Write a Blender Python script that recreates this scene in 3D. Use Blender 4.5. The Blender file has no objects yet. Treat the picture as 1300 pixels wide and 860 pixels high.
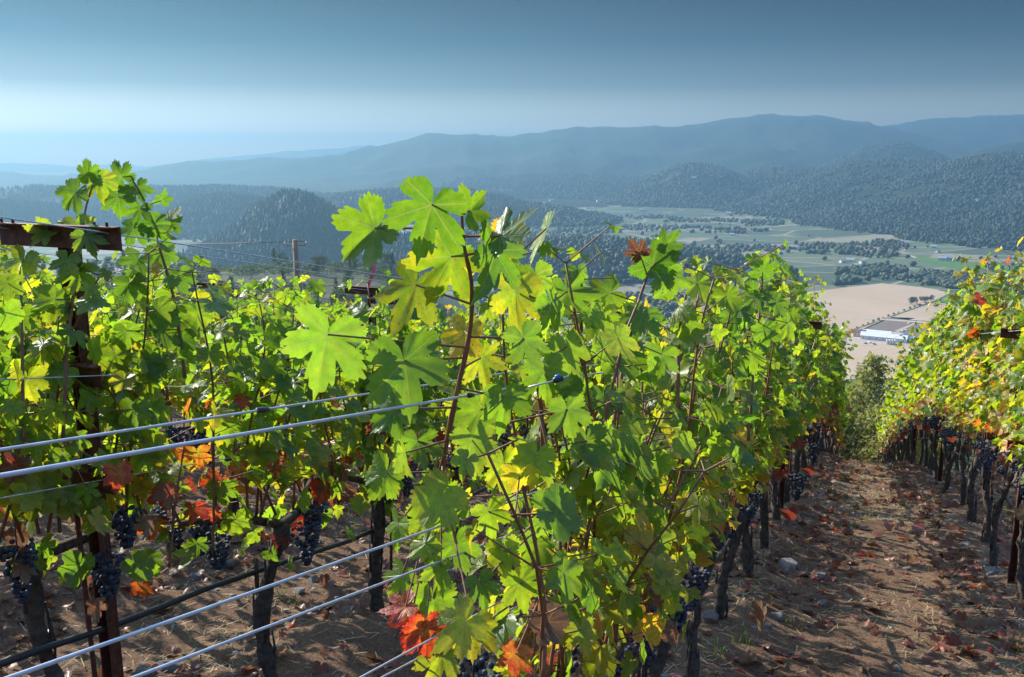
import bpy, math, random
import numpy as np
from math import radians as R, sin, cos, tan, pi

sc = bpy.context.scene
col = sc.collection
rng = np.random.default_rng(7)
random.seed(7)

# ------------------------------------------------------------------ camera, sky, sun, exposure
F_PX, PITCH = 1126.0, R(11.8)
cam_d = bpy.data.cameras.new("camera")
cam_d.sensor_width = 36
cam_d.lens = 36 * F_PX / 1300
cam_d.clip_start, cam_d.clip_end = 0.02, 60000
cam = bpy.data.objects.new("camera", cam_d)
col.objects.link(cam)
cam.location = (0, 0, 0)
cam.rotation_euler = (R(90) - PITCH, 0, 0)
sc.camera = cam

SUN_AZ, SUN_EL = R(-48), R(28.5)          # azimuth measured clockwise from +Y
world = bpy.data.worlds.new("World")
sc.world = world
world.use_nodes = True
wn, wl = world.node_tree.nodes, world.node_tree.links
wn.clear()
w_out = wn.new("ShaderNodeOutputWorld")
w_bg = wn.new("ShaderNodeBackground")
w_sky = wn.new("ShaderNodeTexSky")
w_sky.sky_type = 'NISHITA'
w_sky.sun_disc = False
w_sky.sun_elevation = SUN_EL
w_sky.sun_rotation = SUN_AZ
w_sky.altitude = 300
w_sky.air_density, w_sky.dust_density, w_sky.ozone_density = 1.0, 0.6, 2.5
w_bg.inputs["Strength"].default_value = 0.15
w_tc = wn.new("ShaderNodeTexCoord")
w_sep = wn.new("ShaderNodeSeparateXYZ")
w_ramp = wn.new("ShaderNodeValToRGB")
w_mul = wn.new("ShaderNodeMix"); w_mul.data_type = 'RGBA'; w_mul.blend_type = 'MULTIPLY'
w_mul.inputs["Factor"].default_value = 1.0
el = w_ramp.color_ramp.elements
el[0].position = 0.0; el[0].color = (0.95, 0.62, 0.42, 1)
el[1].position = 1.0; el[1].color = (1.25, 1.25, 1.25, 1)
for p_, c_ in ((0.035, (0.34, 0.285, 0.25, 1)), (0.07, (0.085, 0.086, 0.085, 1)), (0.115, (0.012, 0.032, 0.042, 1)), (0.16, (0.0, 0.010, 0.018, 1)), (0.24, (0.05, 0.07, 0.09, 1)), (0.42, (1.0, 1.05, 1.1, 1))):
    e = el.new(p_); e.color = c_
wl.new(w_tc.outputs["Generated"], w_sep.inputs[0])
wl.new(w_sep.outputs["Z"], w_ramp.inputs[0])
wl.new(w_sky.outputs[0], w_mul.inputs["A"])
wl.new(w_ramp.outputs[0], w_mul.inputs["B"])
wl.new(w_mul.outputs["Result"], w_bg.inputs["Color"])
wl.new(w_bg.outputs[0], w_out.inputs["Surface"])

sun_d = bpy.data.lights.new("sun", 'SUN')
sun_d.energy, sun_d.angle, sun_d.color = 3.7, R(0.5), (1.0, 0.93, 0.80)
sun = bpy.data.objects.new("sun", sun_d)
col.objects.link(sun)
sun.rotation_euler = (R(90) - SUN_EL, 0, pi - SUN_AZ)   # points from the sun towards the scene

sc.view_settings.view_transform = 'Standard'
sc.view_settings.look = 'None'
sc.view_settings.exposure = 1.45
sc.view_settings.gamma = 1
sc.view_settings.use_curve_mapping = False
cy = sc.cycles
cy.use_denoising = True
cy.max_bounces, cy.diffuse_bounces, cy.glossy_bounces, cy.transmission_bounces = 6, 4, 2, 4
cy.volume_bounces = 0
cy.transparent_max_bounces = 6
cy.caustics_reflective = cy.caustics_refractive = False
cy.sample_clamp_indirect = 6
HAZE = 2.0e-4

# ------------------------------------------------------------------ geometry of the place
ROW_AZ = R(22)
S2 = np.array([sin(ROW_AZ), cos(ROW_AZ)])      # along the vine rows, downhill
T2 = np.array([cos(ROW_AZ), -sin(ROW_AZ)])     # across them, to the right
ROW_ROT = pi / 2 - ROW_AZ
VALLEY = -230.0


def sm(x, a, b):
    t = np.clip((np.asarray(x, float) - a) / (b - a), 0, 1)
    return t * t * (3 - 2 * t)


_ss = np.linspace(-60, 400, 9201)
_slope = 0.2 + 0.0 * _ss + 0.14 * sm(_ss, 5, 20) + 0.03 * sm(_ss, 20, 30) + 0.2 * sm(_ss, 35, 41)
_gz = np.concatenate([[0], np.cumsum((_slope[1:] + _slope[:-1]) / 2 * np.diff(_ss))])
_gz = -1.6 - (_gz - np.interp(0, _ss, _gz))


def g(s):
    return np.interp(s, _ss, _gz)


def vnoise(x, y, seed=0):
    x = np.asarray(x, float); y = np.asarray(y, float)
    xi, yi = np.floor(x), np.floor(y)
    fx, fy = x - xi, y - yi
    fx, fy = fx * fx * (3 - 2 * fx), fy * fy * (3 - 2 * fy)

    def h(a, b):
        v = np.sin(a * 127.1 + b * 311.7 + seed * 74.7) * 43758.5453
        return v - np.floor(v)
    return (h(xi, yi) * (1 - fx) + h(xi + 1, yi) * fx) * (1 - fy) + (h(xi, yi + 1) * (1 - fx) + h(xi + 1, yi + 1) * fx) * fy


def fbm(x, y, seed=0, oct=4, ridged=False):
    a, f, s, n = 0.5, 1.0, 0.0, 0.0
    for i in range(oct):
        v = vnoise(x * f, y * f, seed + i * 13)
        if ridged:
            v = 1 - np.abs(2 * v - 1)
        s = s + a * v; n += a
        a *= 0.5; f *= 2.03
    return s / n


def az_of(px):
    return np.arctan((np.asarray(px, float) - 650) / 1150.0)


def dirn(px, py):
    r, u = (px - 650) / F_PX, (430 - py) / F_PX
    return np.array([r, cos(PITCH) + u * sin(PITCH), -sin(PITCH) + u * cos(PITCH)])


def at(px, py, depth):
    return dirn(px, py) * depth


def at_z(px, py, z=VALLEY):
    d = dirn(px, py)
    return d * (z / d[2])


# hills standing on the valley floor: azimuth px, distance, crest height, half width across, half depth, flatness
HILLS = [
    (150, 3700, 104, 980, 420, 4.0), (-150, 3100, 100, 620, 400, 3.0),
    (372, 2000, 142, 165, 260, 2.0), (295, 2900, 104, 260, 350, 2.4),
    (520, 3300, 100, 480, 330, 3.0), (650, 3000, 62, 330, 260, 2.5),
    (740, 1740, 60, 330, 190, 3.0), (905, 1720, 38, 170, 100, 2.5), (560, 1850, 60, 300, 260, 2.5),
    (890, 4300, 178, 330, 420, 2.2), (720, 4700, 92, 520, 400, 2.5), (1000, 4500, 150, 420, 450, 2.5),
    (1150, 4250, 196, 560, 700, 2.6), (1330, 4000, 212, 620, 900, 3.0), (1560, 3700, 225, 700, 900, 3.0),
    (1130, 5600, 260, 520, 500, 2.4), (1330, 5900, 300, 700, 500, 2.4),
]
RIDGES = [
    # azimuth px, crest px height, distance, front width, back width
    ([-300, 0, 100, 180, 240, 300, 380, 440, 470, 520, 545, 600, 640, 720, 800, 840, 900, 960, 1040, 1100, 1180, 1230, 1350, 1700],
     [222, 221, 221, 216, 207, 203, 200, 196, 187, 176, 170, 171, 174, 165, 160, 164, 156, 149, 150, 156, 176, 190, 196, 200], 6700, 1500, 1500),
    ([900, 1050, 1110, 1160, 1200, 1250, 1300, 1400, 1700], [230, 190, 164, 155, 152, 151, 149, 150, 160], 8000, 1400, 1500),
    ([-400, -100, 0, 60, 120, 190, 260, 330, 400, 470, 560], [212, 208, 207, 210, 211, 213, 205, 196, 192, 184, 200], 12800, 2200, 1200),
]


def hill_height(x, y):
    h = np.zeros_like(x)
    for px, D, H, w, dp, p in HILLS:
        a = az_of(px)
        cx, cyy = D * sin(a), D * cos(a)
        u = (x - cx) * cos(a) - (y - cyy) * sin(a)
        v = (x - cx) * sin(a) + (y - cyy) * cos(a)
        wob = 1 + 0.35 * (fbm(x / 260, y / 260, int(px) % 17) - 0.5)
        q = np.abs(u / w) ** p + np.abs(v / dp) ** 2.2
        h = np.maximum(h, H * np.exp(-q * 0.95) * wob * (1 - 0.3 * (1 - np.exp(-q * .95)) * fbm(x / 150, y / 150, 40, 3, True)))
    return np.maximum(h - 5, 0)


def terrain(x, y):
    x = np.asarray(x, float); y = np.asarray(y, float)
    d = np.hypot(x, y); a = np.arctan2(x, y)
    s = x * S2[0] + y * S2[1]; t = x * T2[0] + y * T2[1]
    near = g(np.clip(s, -50, 200)) - 0.12 * np.maximum(-t - 16, 0) - 0.1 * np.maximum(t - 12, 0)
    right = np.interp(d, [0, 45, 100, 300, 600, 930, 1e5], [-1.6, -19, -45, -112, -180, -230, -230])
    left = np.interp(d, [0, 45, 100, 300, 500, 700, 1000, 1500, 1e5], [-1.6, -15, -30, -62, -77, -86, -130, -230, -230])
    lw = sm(-a, R(0), R(9))
    far = right * (1 - lw) + left * lw
    far = far + 5 * (fbm(x / 60, y / 60, 3) - 0.5) * sm(d, 60, 150) * (1 - sm(d, 800, 950))
    w = sm(d, 36, 95)
    z = near * (1 - w) + far * w
    hb = hill_height(x, y)
    z = z + hb * sm(d, 900, 1400)
    for px, py, D, wf, wb in RIDGES:
        pz = np.interp(a, az_of(px), py) - 7 * (fbm(a * 34, a * 0 + D / 977.0, 3, 4) - 0.5)
        crest = (195 - pz) / 1150.0 * D / np.maximum(np.cos(a), 0.5) * np.cos(a) - VALLEY
        Dd = D / np.maximum(np.cos(a), 0.6) * (1 + 0.05 * (fbm(a * 9, a * 0 + px[0], 5) - 0.5))
        e = np.where(d < Dd, (d - Dd) / wf, (d - Dd) / wb)
        prof = np.exp(-np.abs(e) ** 1.6)
        rn = fbm(x / 900, y / 900, 21, 5, True)
        hh = crest * prof * (1 - (1 - prof ** 4) * 0.95 * (1 - rn)) + 46 * (fbm(x / 420, y / 420, 23, 4, True) - .55) * prof
        z = np.maximum(z, VALLEY + hh)
    return z


# ------------------------------------------------------------------ node helpers
def new_mat(name):
    m = bpy.data.materials.new(name)
    m.use_nodes = True
    nt = m.node_tree
    nt.nodes.clear()
    return m, nt


def nd(nt, typ, **kw):
    n = nt.nodes.new(typ)
    for k, v in kw.items():
        if k.startswith("i_"):
            n.inputs[k[2:].replace("_", " ")].default_value = v
        else:
            setattr(n, k, v)
    return n


def lk(nt, a, b):
    nt.links.new(a, b)


def mathn(nt, op, a, b=None, c=None, clamp=False):
    n = nt.nodes.new("ShaderNodeMath"); n.operation = op; n.use_clamp = clamp
    for i, v in enumerate((a, b, c)):
        if v is None:
            continue
        if isinstance(v, (int, float)):
            n.inputs[i].default_value = v
        else:
            nt.links.new(v, n.inputs[i])
    return n.outputs[0]


def mixc(nt, fac, a, b, blend='MIX'):
    n = nt.nodes.new("ShaderNodeMix"); n.data_type = 'RGBA'; n.blend_type = blend
    for key, v in (("Factor", fac), ("A", a), ("B", b)):
        if isinstance(v, (int, float)):
            n.inputs[key].default_value = v
        elif isinstance(v, tuple):
            n.inputs[key].default_value = (*v[:3], 1)
        else:
            nt.links.new(v, n.inputs[key])
    return n.outputs["Result"]


def ramp(nt, fac, stops, interp='LINEAR'):
    n = nt.nodes.new("ShaderNodeValToRGB")
    cr = n.color_ramp; cr.interpolation = interp
    cr.elements[0].position, cr.elements[0].color = stops[0][0], (*stops[0][1], 1)
    cr.elements[1].position, cr.elements[1].color = stops[-1][0], (*stops[-1][1], 1)
    for p_, c_ in stops[1:-1]:
        e = cr.elements.new(p_); e.color = (*c_, 1)
    nt.links.new(fac, n.inputs[0])
    return n.outputs[0]


def noise(nt, scale, detail=3, vec=None, rough=0.55, w=None):
    n = nt.nodes.new("ShaderNodeTexNoise")
    n.inputs["Scale"].default_value = scale
    n.inputs["Detail"].default_value = detail
    n.inputs["Roughness"].default_value = rough
    if vec is not None:
        nt.links.new(vec, n.inputs["Vector"])
    return n.outputs["Fac"]


def objcoord(nt):
    return nt.nodes.new("ShaderNodeTexCoord").outputs["Object"]


def finish(nt, bsdf):
    o = nt.nodes.new("ShaderNodeOutputMaterial")
    nt.links.new(bsdf, o.inputs["Surface"])


def bump(nt, h, strength, dist):
    b = nt.nodes.new("ShaderNodeBump")
    b.inputs["Strength"].default_value = strength
    b.inputs["Distance"].default_value = dist
    nt.links.new(h, b.inputs["Height"])
    return b.outputs[0]


def simple_mat(name, c1, c2, scale, rough=0.7, metal=0.0, bmp=0.0, spec=0.5, detail=4):
    m, nt = new_mat(name)
    v = objcoord(nt)
    f = noise(nt, scale, detail, v)
    f = ramp(nt, f, [(0.3, (0, 0, 0)), (0.7, (1, 1, 1))])
    p = nd(nt, "ShaderNodeBsdfPrincipled", i_Roughness=rough, i_Metallic=metal)
    p.inputs["Specular IOR Level"].default_value = spec
    lk(nt, mixc(nt, f, c1, c2), p.inputs["Base Color"])
    if bmp:
        lk(nt, bump(nt, noise(nt, scale * 3, 5, v), 0.8, bmp), p.inputs["Normal"])
    finish(nt, p.outputs[0])
    return m


# grape leaf: attribute tone = (autumn, shade, offset), uv = leaf plane with the stalk at the origin
def leaf_material(name, veins):
    m, nt = new_mat(name)
    at_ = nd(nt, "ShaderNodeAttribute", attribute_name="tone")
    sp = nd(nt, "ShaderNodeSeparateColor"); lk(nt, at_.outputs["Color"], sp.inputs[0])
    aut, shade, off = sp.outputs[0], sp.outputs[1], sp.outputs[2]
    uv = nd(nt, "ShaderNodeUVMap", uv_map="leaf").outputs[0]
    sx = nd(nt, "ShaderNodeSeparateXYZ"); lk(nt, uv, sx.inputs[0])
    x = mathn(nt, 'ABSOLUTE', sx.outputs[0]); y = sx.outputs[1]
    cb = nd(nt, "ShaderNodeCombineXYZ"); lk(nt, sx.outputs[0], cb.inputs[0]); lk(nt, y, cb.inputs[1])
    lk(nt, mathn(nt, 'MULTIPLY', off, 37.0), cb.inputs[2])
    n1 = noise(nt, 3.2, 4, cb.outputs[0], 0.65)
    rad = mathn(nt, 'SQRT', mathn(nt, 'ADD', mathn(nt, 'MULTIPLY', x, x), mathn(nt, 'MULTIPLY', y, y)))
    # colour turns from the margin inwards, unevenly
    a2 = mathn(nt, 'ADD', aut, mathn(nt, 'MULTIPLY', mathn(nt, 'SUBTRACT', n1, 0.5), 0.42))
    a2 = mathn(nt, 'ADD', a2, mathn(nt, 'MULTIPLY', mathn(nt, 'SUBTRACT', rad, 0.45), 0.12), clamp=True)
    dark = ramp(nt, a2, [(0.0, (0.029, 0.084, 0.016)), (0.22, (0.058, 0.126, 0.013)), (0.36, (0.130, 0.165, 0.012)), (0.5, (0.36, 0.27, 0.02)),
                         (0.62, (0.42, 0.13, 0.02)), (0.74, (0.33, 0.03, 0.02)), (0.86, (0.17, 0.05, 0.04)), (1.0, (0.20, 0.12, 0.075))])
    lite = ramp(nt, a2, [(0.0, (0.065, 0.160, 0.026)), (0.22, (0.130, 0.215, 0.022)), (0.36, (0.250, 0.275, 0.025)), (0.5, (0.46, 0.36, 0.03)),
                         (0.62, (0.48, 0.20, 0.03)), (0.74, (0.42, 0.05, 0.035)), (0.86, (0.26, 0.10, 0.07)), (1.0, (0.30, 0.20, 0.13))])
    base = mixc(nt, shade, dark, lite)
    n2 = noise(nt, 14, 3, cb.outputs[0])
    base = mixc(nt, mathn(nt, 'MULTIPLY', ramp(nt, n2, [(0.60, (0, 0, 0)), (0.70, (1, 1, 1))]), mathn(nt, 'MULTIPLY', aut, 2.4, clamp=True)), base, (0.09, 0.035, 0.018))
    base = mixc(nt, 1.0, base, ramp(nt, noise(nt, 5.5, 5, cb.outputs[0], 0.7), [(0.3, (0.72, 0.76, 0.8)), (0.68, (1.16, 1.12, 1.0))]), 'MULTIPLY')
    h = None
    if veins:
        vm = None
        for ang in (0.0, 54.0, 112.0):
            dx, dy = sin(R(ang)), cos(R(ang))
            along = mathn(nt, 'ADD', mathn(nt, 'MULTIPLY', x, dx), mathn(nt, 'MULTIPLY', y, dy))
            perp = mathn(nt, 'ABSOLUTE', mathn(nt, 'SUBTRACT', mathn(nt, 'MULTIPLY', x, dy), mathn(nt, 'MULTIPLY', y, dx)))
            perp2 = mathn(nt, 'ADD', perp, mathn(nt, 'MULTIPLY', mathn(nt, 'LESS_THAN', along, 0.0), 5.0))
            wid = mathn(nt, 'MAXIMUM', mathn(nt, 'SUBTRACT', 0.021, mathn(nt, 'MULTIPLY', along, 0.013)), 0.006)
            main = mathn(nt, 'SUBTRACT', 1.0, mathn(nt, 'DIVIDE', perp2, wid), clamp=True)
            sec = mathn(nt, 'FRACT', mathn(nt, 'MULTIPLY', mathn(nt, 'SUBTRACT', along, mathn(nt, 'MULTIPLY', perp, 0.75)), 6.5))
            sec = mathn(nt, 'SUBTRACT', 1.0, mathn(nt, 'MULTIPLY', mathn(nt, 'ABSOLUTE', mathn(nt, 'SUBTRACT', sec, 0.5)), 22.0), clamp=True)
            near_ = mathn(nt, 'LESS_THAN', perp2, mathn(nt, 'MULTIPLY', along, 0.48))
            sec = mathn(nt, 'MULTIPLY', mathn(nt, 'MULTIPLY', sec, near_), 0.45)
            v = mathn(nt, 'MAXIMUM', main, sec)
            vm = v if vm is None else mathn(nt, 'MAXIMUM', vm, v)
        h = vm
    geo = nd(nt, "ShaderNodeNewGeometry")
    under = mixc(nt, 0.42, base, (0.17, 0.19, 0.12))
    if veins:
        base_v = mixc(nt, mathn(nt, 'MULTIPLY', h, 0.75), base, (0.30, 0.33, 0.12))
        under = mixc(nt, mathn(nt, 'MULTIPLY', h, 0.6), under, (0.30, 0.26, 0.15))
    else:
        base_v = base
    surf = mixc(nt, geo.outputs["Backfacing"], base_v, under)
    p = nd(nt, "ShaderNodeBsdfPrincipled")
    lk(nt, surf, p.inputs["Base Color"])
    lk(nt, mathn(nt, 'ADD', mathn(nt, 'MULTIPLY', geo.outputs["Backfacing"], 0.25), mathn(nt, 'ADD', 0.34, mathn(nt, 'MULTIPLY', n1, 0.18))), p.inputs["Roughness"])
    p.inputs["Specular IOR Level"].default_value = 0.55
    tr = nd(nt, "ShaderNodeBsdfTranslucent")
    glow = mixc(nt, 1.0, base, ramp(nt, a2, [(0.0, (1, 0.98, 0.3)), (0.36, (0.85, 0.8, 0.3)), (0.52, (0.5, 0.45, 0.3)), (0.74, (0.42, 0.22, 0.2)), (0.84, (0.28, 0.24, 0.2)), (1.0, (0.22, 0.2, 0.18))]), 'MULTIPLY')
    glow = mixc(nt, 1.0, glow, (4.1, 3.7, 3.4), 'MULTIPLY')
    if veins:
        glow = mixc(nt, mathn(nt, 'MULTIPLY', h, 0.6), glow, (0.42, 0.40, 0.10))
    lk(nt, glow, tr.inputs["Color"])
    nh = noise(nt, 6, 2, cb.outputs[0])
    if veins:
        hh = mathn(nt, 'SUBTRACT', mathn(nt, 'MULTIPLY', nh, 0.6), mathn(nt, 'MULTIPLY', h, 0.7))
        nrm = bump(nt, hh, 0.5, 0.0045)
        lk(nt, nrm, p.inputs["Normal"])
    mx = nd(nt, "ShaderNodeMixShader", i_Fac=0.5)
    lk(nt, p.outputs[0], mx.inputs[1]); lk(nt, tr.outputs[0], mx.inputs[2])
    finish(nt, mx.outputs[0])
    return m


def foliage_material(name, c1, c2, trans=0.25):
    m, nt = new_mat(name)
    a = nd(nt, "ShaderNodeAttribute", attribute_name="tone")
    sp = nd(nt, "ShaderNodeSeparateColor"); lk(nt, a.outputs["Color"], sp.inputs[0])
    c = mixc(nt, sp.outputs[0], c1, c2)
    p = nd(nt, "ShaderNodeBsdfPrincipled", i_Roughness=0.65)
    p.inputs["Specular IOR Level"].default_value = 0.3
    lk(nt, c, p.inputs["Base Color"])
    if trans:
        tr = nd(nt, "ShaderNodeBsdfTranslucent"); lk(nt, mixc(nt, 1.0, c, (1.8, 1.8, 0.9), 'MULTIPLY'), tr.inputs["Color"])
        mx = nd(nt, "ShaderNodeMixShader", i_Fac=trans)
        lk(nt, p.outputs[0], mx.inputs[1]); lk(nt, tr.outputs[0], mx.inputs[2])
        finish(nt, mx.outputs[0])
    else:
        finish(nt, p.outputs[0])
    return m


M = {}
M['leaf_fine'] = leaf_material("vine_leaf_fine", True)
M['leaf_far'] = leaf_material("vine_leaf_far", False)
M['bark'] = simple_mat("vine_bark", (0.032, 0.023, 0.018), (0.115, 0.088, 0.07), 38, 0.9, 0, 0.012)
M['cane'] = simple_mat("cane_bark", (0.16, 0.065, 0.035), (0.24, 0.11, 0.06), 25, 0.55)
M['rust'] = simple_mat("rusty_steel", (0.055, 0.018, 0.013), (0.17, 0.055, 0.032), 45, 0.75, 0.25, 0.002)
M['wire'] = simple_mat("galvanised_wire", (0.42, 0.45, 0.50), (0.58, 0.61, 0.66), 60, 0.38, 0.3)
M['hose'] = simple_mat("black_drip_hose", (0.012, 0.013, 0.016), (0.028, 0.03, 0.034), 30, 0.45)
M['plastic_blue'] = simple_mat("blue_plastic", (0.02, 0.13, 0.42), (0.03, 0.18, 0.5), 50, 0.4)
M['rock'] = simple_mat("field_stone", (0.15, 0.13, 0.125), (0.30, 0.27, 0.255), 9, 0.9, 0, 0.02)
M['wood'] = simple_mat("weathered_pole_wood", (0.18, 0.13, 0.085), (0.30, 0.23, 0.15), 4, 0.85, 0, 0.01)
M['ribbon'] = simple_mat("pink_ribbon", (0.75, 0.10, 0.20), (0.8, 0.16, 0.26), 30, 0.6)
M['tree_bark'] = simple_mat("tree_bark", (0.05, 0.04, 0.032), (0.11, 0.09, 0.075), 6, 0.9, 0, 0.03)
M['oak'] = foliage_material("oak_leaves", (0.035, 0.055, 0.018), (0.11, 0.13, 0.045))
M['pine'] = foliage_material("pine_needles", (0.034, 0.052, 0.026), (0.115, 0.125, 0.068))
M['scrub'] = foliage_material("olive_scrub", (0.10, 0.115, 0.035), (0.27, 0.27, 0.10), 0.4)
M['forest'] = foliage_material("forest_crowns", (0.014, 0.029, 0.016), (0.042, 0.058, 0.028), 0)
M['woodland'] = foliage_material("valley_woodland_crowns", (0.020, 0.036, 0.014), (0.070, 0.085, 0.035), 0)
M['weed'] = foliage_material("green_weeds", (0.05, 0.11, 0.02), (0.13, 0.19, 0.04))
M['straw'] = foliage_material("dry_straw", (0.17, 0.115, 0.055), (0.42, 0.33, 0.19), 0.1)
M['roof_white'] = simple_mat("white_metal_roof", (0.74, 0.72, 0.69), (0.84, 0.82, 0.79), 0.2, 0.85)
M['roof_grey'] = simple_mat("grey_blue_roof", (0.36, 0.37, 0.38), (0.46, 0.46, 0.46), 0.2, 0.5)
M['wall_white'] = simple_mat("white_wall", (0.66, 0.66, 0.64), (0.78, 0.77, 0.75), 0.3, 0.8)
M['wall_tan'] = simple_mat("tan_wall", (0.50, 0.36, 0.25), (0.58, 0.43, 0.31), 0.3, 0.8)
M['roof_brown'] = simple_mat("brown_roof", (0.20, 0.12, 0.09), (0.32, 0.21, 0.16), 0.4, 0.8)
M['glass_dark'] = simple_mat("dark_glass", (0.02, 0.025, 0.03), (0.035, 0.04, 0.05), 2, 0.15)
M['steel_tank'] = simple_mat("steel_tank", (0.66, 0.68, 0.70), (0.76, 0.78, 0.8), 1, 0.3, 0.6)
M['car_white'] = simple_mat("white_car_paint", (0.70, 0.70, 0.70), (0.78, 0.78, 0.78), 1, 0.3)
M['car_dark'] = simple_mat("dark_car_paint", (0.03, 0.035, 0.05), (0.05, 0.06, 0.08), 1, 0.3)
M['rubber'] = simple_mat("tyre_rubber", (0.015, 0.015, 0.015), (0.03, 0.03, 0.03), 8, 0.85)

# grape skin with bloom
m, nt = new_mat("grape_skin")
v = objcoord(nt)
p = nd(nt, "ShaderNodeBsdfPrincipled", i_Roughness=0.68)
lk(nt, mixc(nt, ramp(nt, noise(nt, 70, 3, v), [(0.35, (0, 0, 0)), (0.7, (1, 1, 1))]), (0.010, 0.013, 0.026), (0.062, 0.085, 0.140)), p.inputs["Base Color"])
finish(nt, p.outputs[0])
M['grape'] = m

# vineyard soil
m, nt = new_mat("vineyard_soil")
v = objcoord(nt)
f1, f2, f3 = noise(nt, 0.9, 5, v), noise(nt, 13, 6, v, 0.75), noise(nt, 85, 5, v, 0.75)
c = mixc(nt, ramp(nt, f1, [(0.35, (0, 0, 0)), (0.65, (1, 1, 1))]), (0.205, 0.110, 0.068), (0.29, 0.172, 0.106))
c = mixc(nt, mathn(nt, 'MULTIPLY', ramp(nt, f2, [(0.45, (0, 0, 0)), (0.68, (1, 1, 1))]), 0.75), c, (0.29, 0.215, 0.14))
c = mixc(nt, mathn(nt, 'MULTIPLY', ramp(nt, f3, [(0.42, (1, 1, 1)), (0.56, (0, 0, 0))]), 0.6), c, (0.055, 0.034, 0.026))
p = nd(nt, "ShaderNodeBsdfPrincipled", i_Roughness=0.95)
p.inputs["Specular IOR Level"].default_value = 0.15
lk(nt, c, p.inputs["Base Color"])
hgt = mathn(nt, 'ADD', f2, mathn(nt, 'MULTIPLY', f3, 0.45))
lk(nt, bump(nt, hgt, 0.9, 0.05), p.inputs["Normal"])
finish(nt, p.outputs[0])
M['soil'] = m


def land_mat(name, cols, scale, rough=0.95):
    m, nt = new_mat(name)
    v = objcoord(nt)
    f = noise(nt, scale, 6, v, 0.65)
    c = ramp(nt, f, cols)
    c = mixc(nt, mathn(nt, 'MULTIPLY', noise(nt, scale * 9, 4, v), 0.5), c, cols[0][1])
    p = nd(nt, "ShaderNodeBsdfPrincipled", i_Roughness=rough)
    p.inputs["Specular IOR Level"].default_value = 0.1
    lk(nt, c, p.inputs["Base Color"])
    finish(nt, p.outputs[0])
    return m


M['hillside'] = land_mat("scrub_hillside", [(0.3, (0.035, 0.045, 0.02)), (0.5, (0.07, 0.075, 0.035)), (0.7, (0.16, 0.14, 0.08))], 0.03)
M['hills'] = land_mat("forest_floor", [(0.3, (0.016, 0.026, 0.013)), (0.55, (0.03, 0.042, 0.02)), (0.72, (0.17, 0.15, 0.085))], 0.004)
M['mountain'] = land_mat("mountain_woods", [(0.3, (0.016, 0.030, 0.016)), (0.52, (0.032, 0.048, 0.024)), (0.64, (0.07, 0.075, 0.04)), (0.76, (0.20, 0.16, 0.10))], 0.0016)

# valley floor: a patchwork of vine blocks, pasture and dirt lanes
m, nt = new_mat("valley_patchwork")
v = objcoord(nt)
mp = nd(nt, "ShaderNodeMapping"); mp.inputs["Rotation"].default_value = (0, 0, 0.35); mp.inputs["Scale"].default_value = (0.0042, 0.0075, 0.0)
lk(nt, v, mp.inputs[0])
vo = nd(nt, "ShaderNodeTexVoronoi", distance='MANHATTAN'); vo.inputs["Scale"].default_value = 1.0; vo.inputs["Randomness"].default_value = 0.8
lk(nt, mp.outputs[0], vo.inputs["Vector"])
ve = nd(nt, "ShaderNodeTexVoronoi", feature='DISTANCE_TO_EDGE'); ve.inputs["Scale"].default_value = 1.0; ve.inputs["Randomness"].default_value = 0.8
lk(nt, mp.outputs[0], ve.inputs["Vector"])
sv = nd(nt, "ShaderNodeSeparateColor"); lk(nt, vo.outputs["Color"], sv.inputs[0])
c = ramp(nt, sv.outputs[0], [(0.0, (0.050, 0.080, 0.035)), (0.3, (0.085, 0.125, 0.050)), (0.55, (0.110, 0.150, 0.060)), (0.75, (0.15, 0.16, 0.075)), (0.88, (0.32, 0.26, 0.16)), (1.0, (0.42, 0.33, 0.21))], 'CONSTANT')
c = mixc(nt, mathn(nt, 'MULTIPLY', noise(nt, 0.02, 5, v), 0.5), c, (0.07, 0.09, 0.04))
c = mixc(nt, ramp(nt, ve.outputs[0], [(0.012, (1, 1, 1)), (0.03, (0, 0, 0))]), c, (0.30, 0.24, 0.16))
p = nd(nt, "ShaderNodeBsdfPrincipled", i_Roughness=0.95)
lk(nt, c, p.inputs["Base Color"])
finish(nt, p.outputs[0])
M['valley'] = m


def field_mat(name, c1, c2, rot, period, scale=0.01):
    m, nt = new_mat(name)
    v = objcoord(nt)
    mp = nd(nt, "ShaderNodeMapping"); mp.inputs["Rotation"].default_value = (0, 0, rot)
    lk(nt, v, mp.inputs[0])
    w = nd(nt, "ShaderNodeTexWave"); w.inputs["Scale"].default_value = 1.0 / period; w.inputs["Distortion"].default_value = 0.6
    lk(nt, mp.outputs[0], w.inputs["Vector"])
    f = mathn(nt, 'ADD', mathn(nt, 'MULTIPLY', w.outputs["Fac"], 0.10), mathn(nt, 'MULTIPLY', noise(nt, scale, 5, v), 0.75), clamp=True)
    p = nd(nt, "ShaderNodeBsdfPrincipled", i_Roughness=0.95)
    p.inputs["Specular IOR Level"].default_value = 0.1
    lk(nt, mixc(nt, f, c1, c2), p.inputs["Base Color"])
    finish(nt, p.outputs[0])
    return m


M['dry_field'] = field_mat("mown_dry_field", (0.38, 0.27, 0.17), (0.62, 0.47, 0.33), 0.9, 40)
M['green_field'] = field_mat("green_crop", (0.07, 0.15, 0.035), (0.14, 0.24, 0.06), 0.4, 12)
M['plough'] = field_mat("ploughed_plot", (0.17, 0.13, 0.105), (0.27, 0.21, 0.17), 0.6, 10)
M['dirt_road'] = field_mat("pale_dirt", (0.40, 0.31, 0.23), (0.55, 0.45, 0.36), 0.2, 30)


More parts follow.
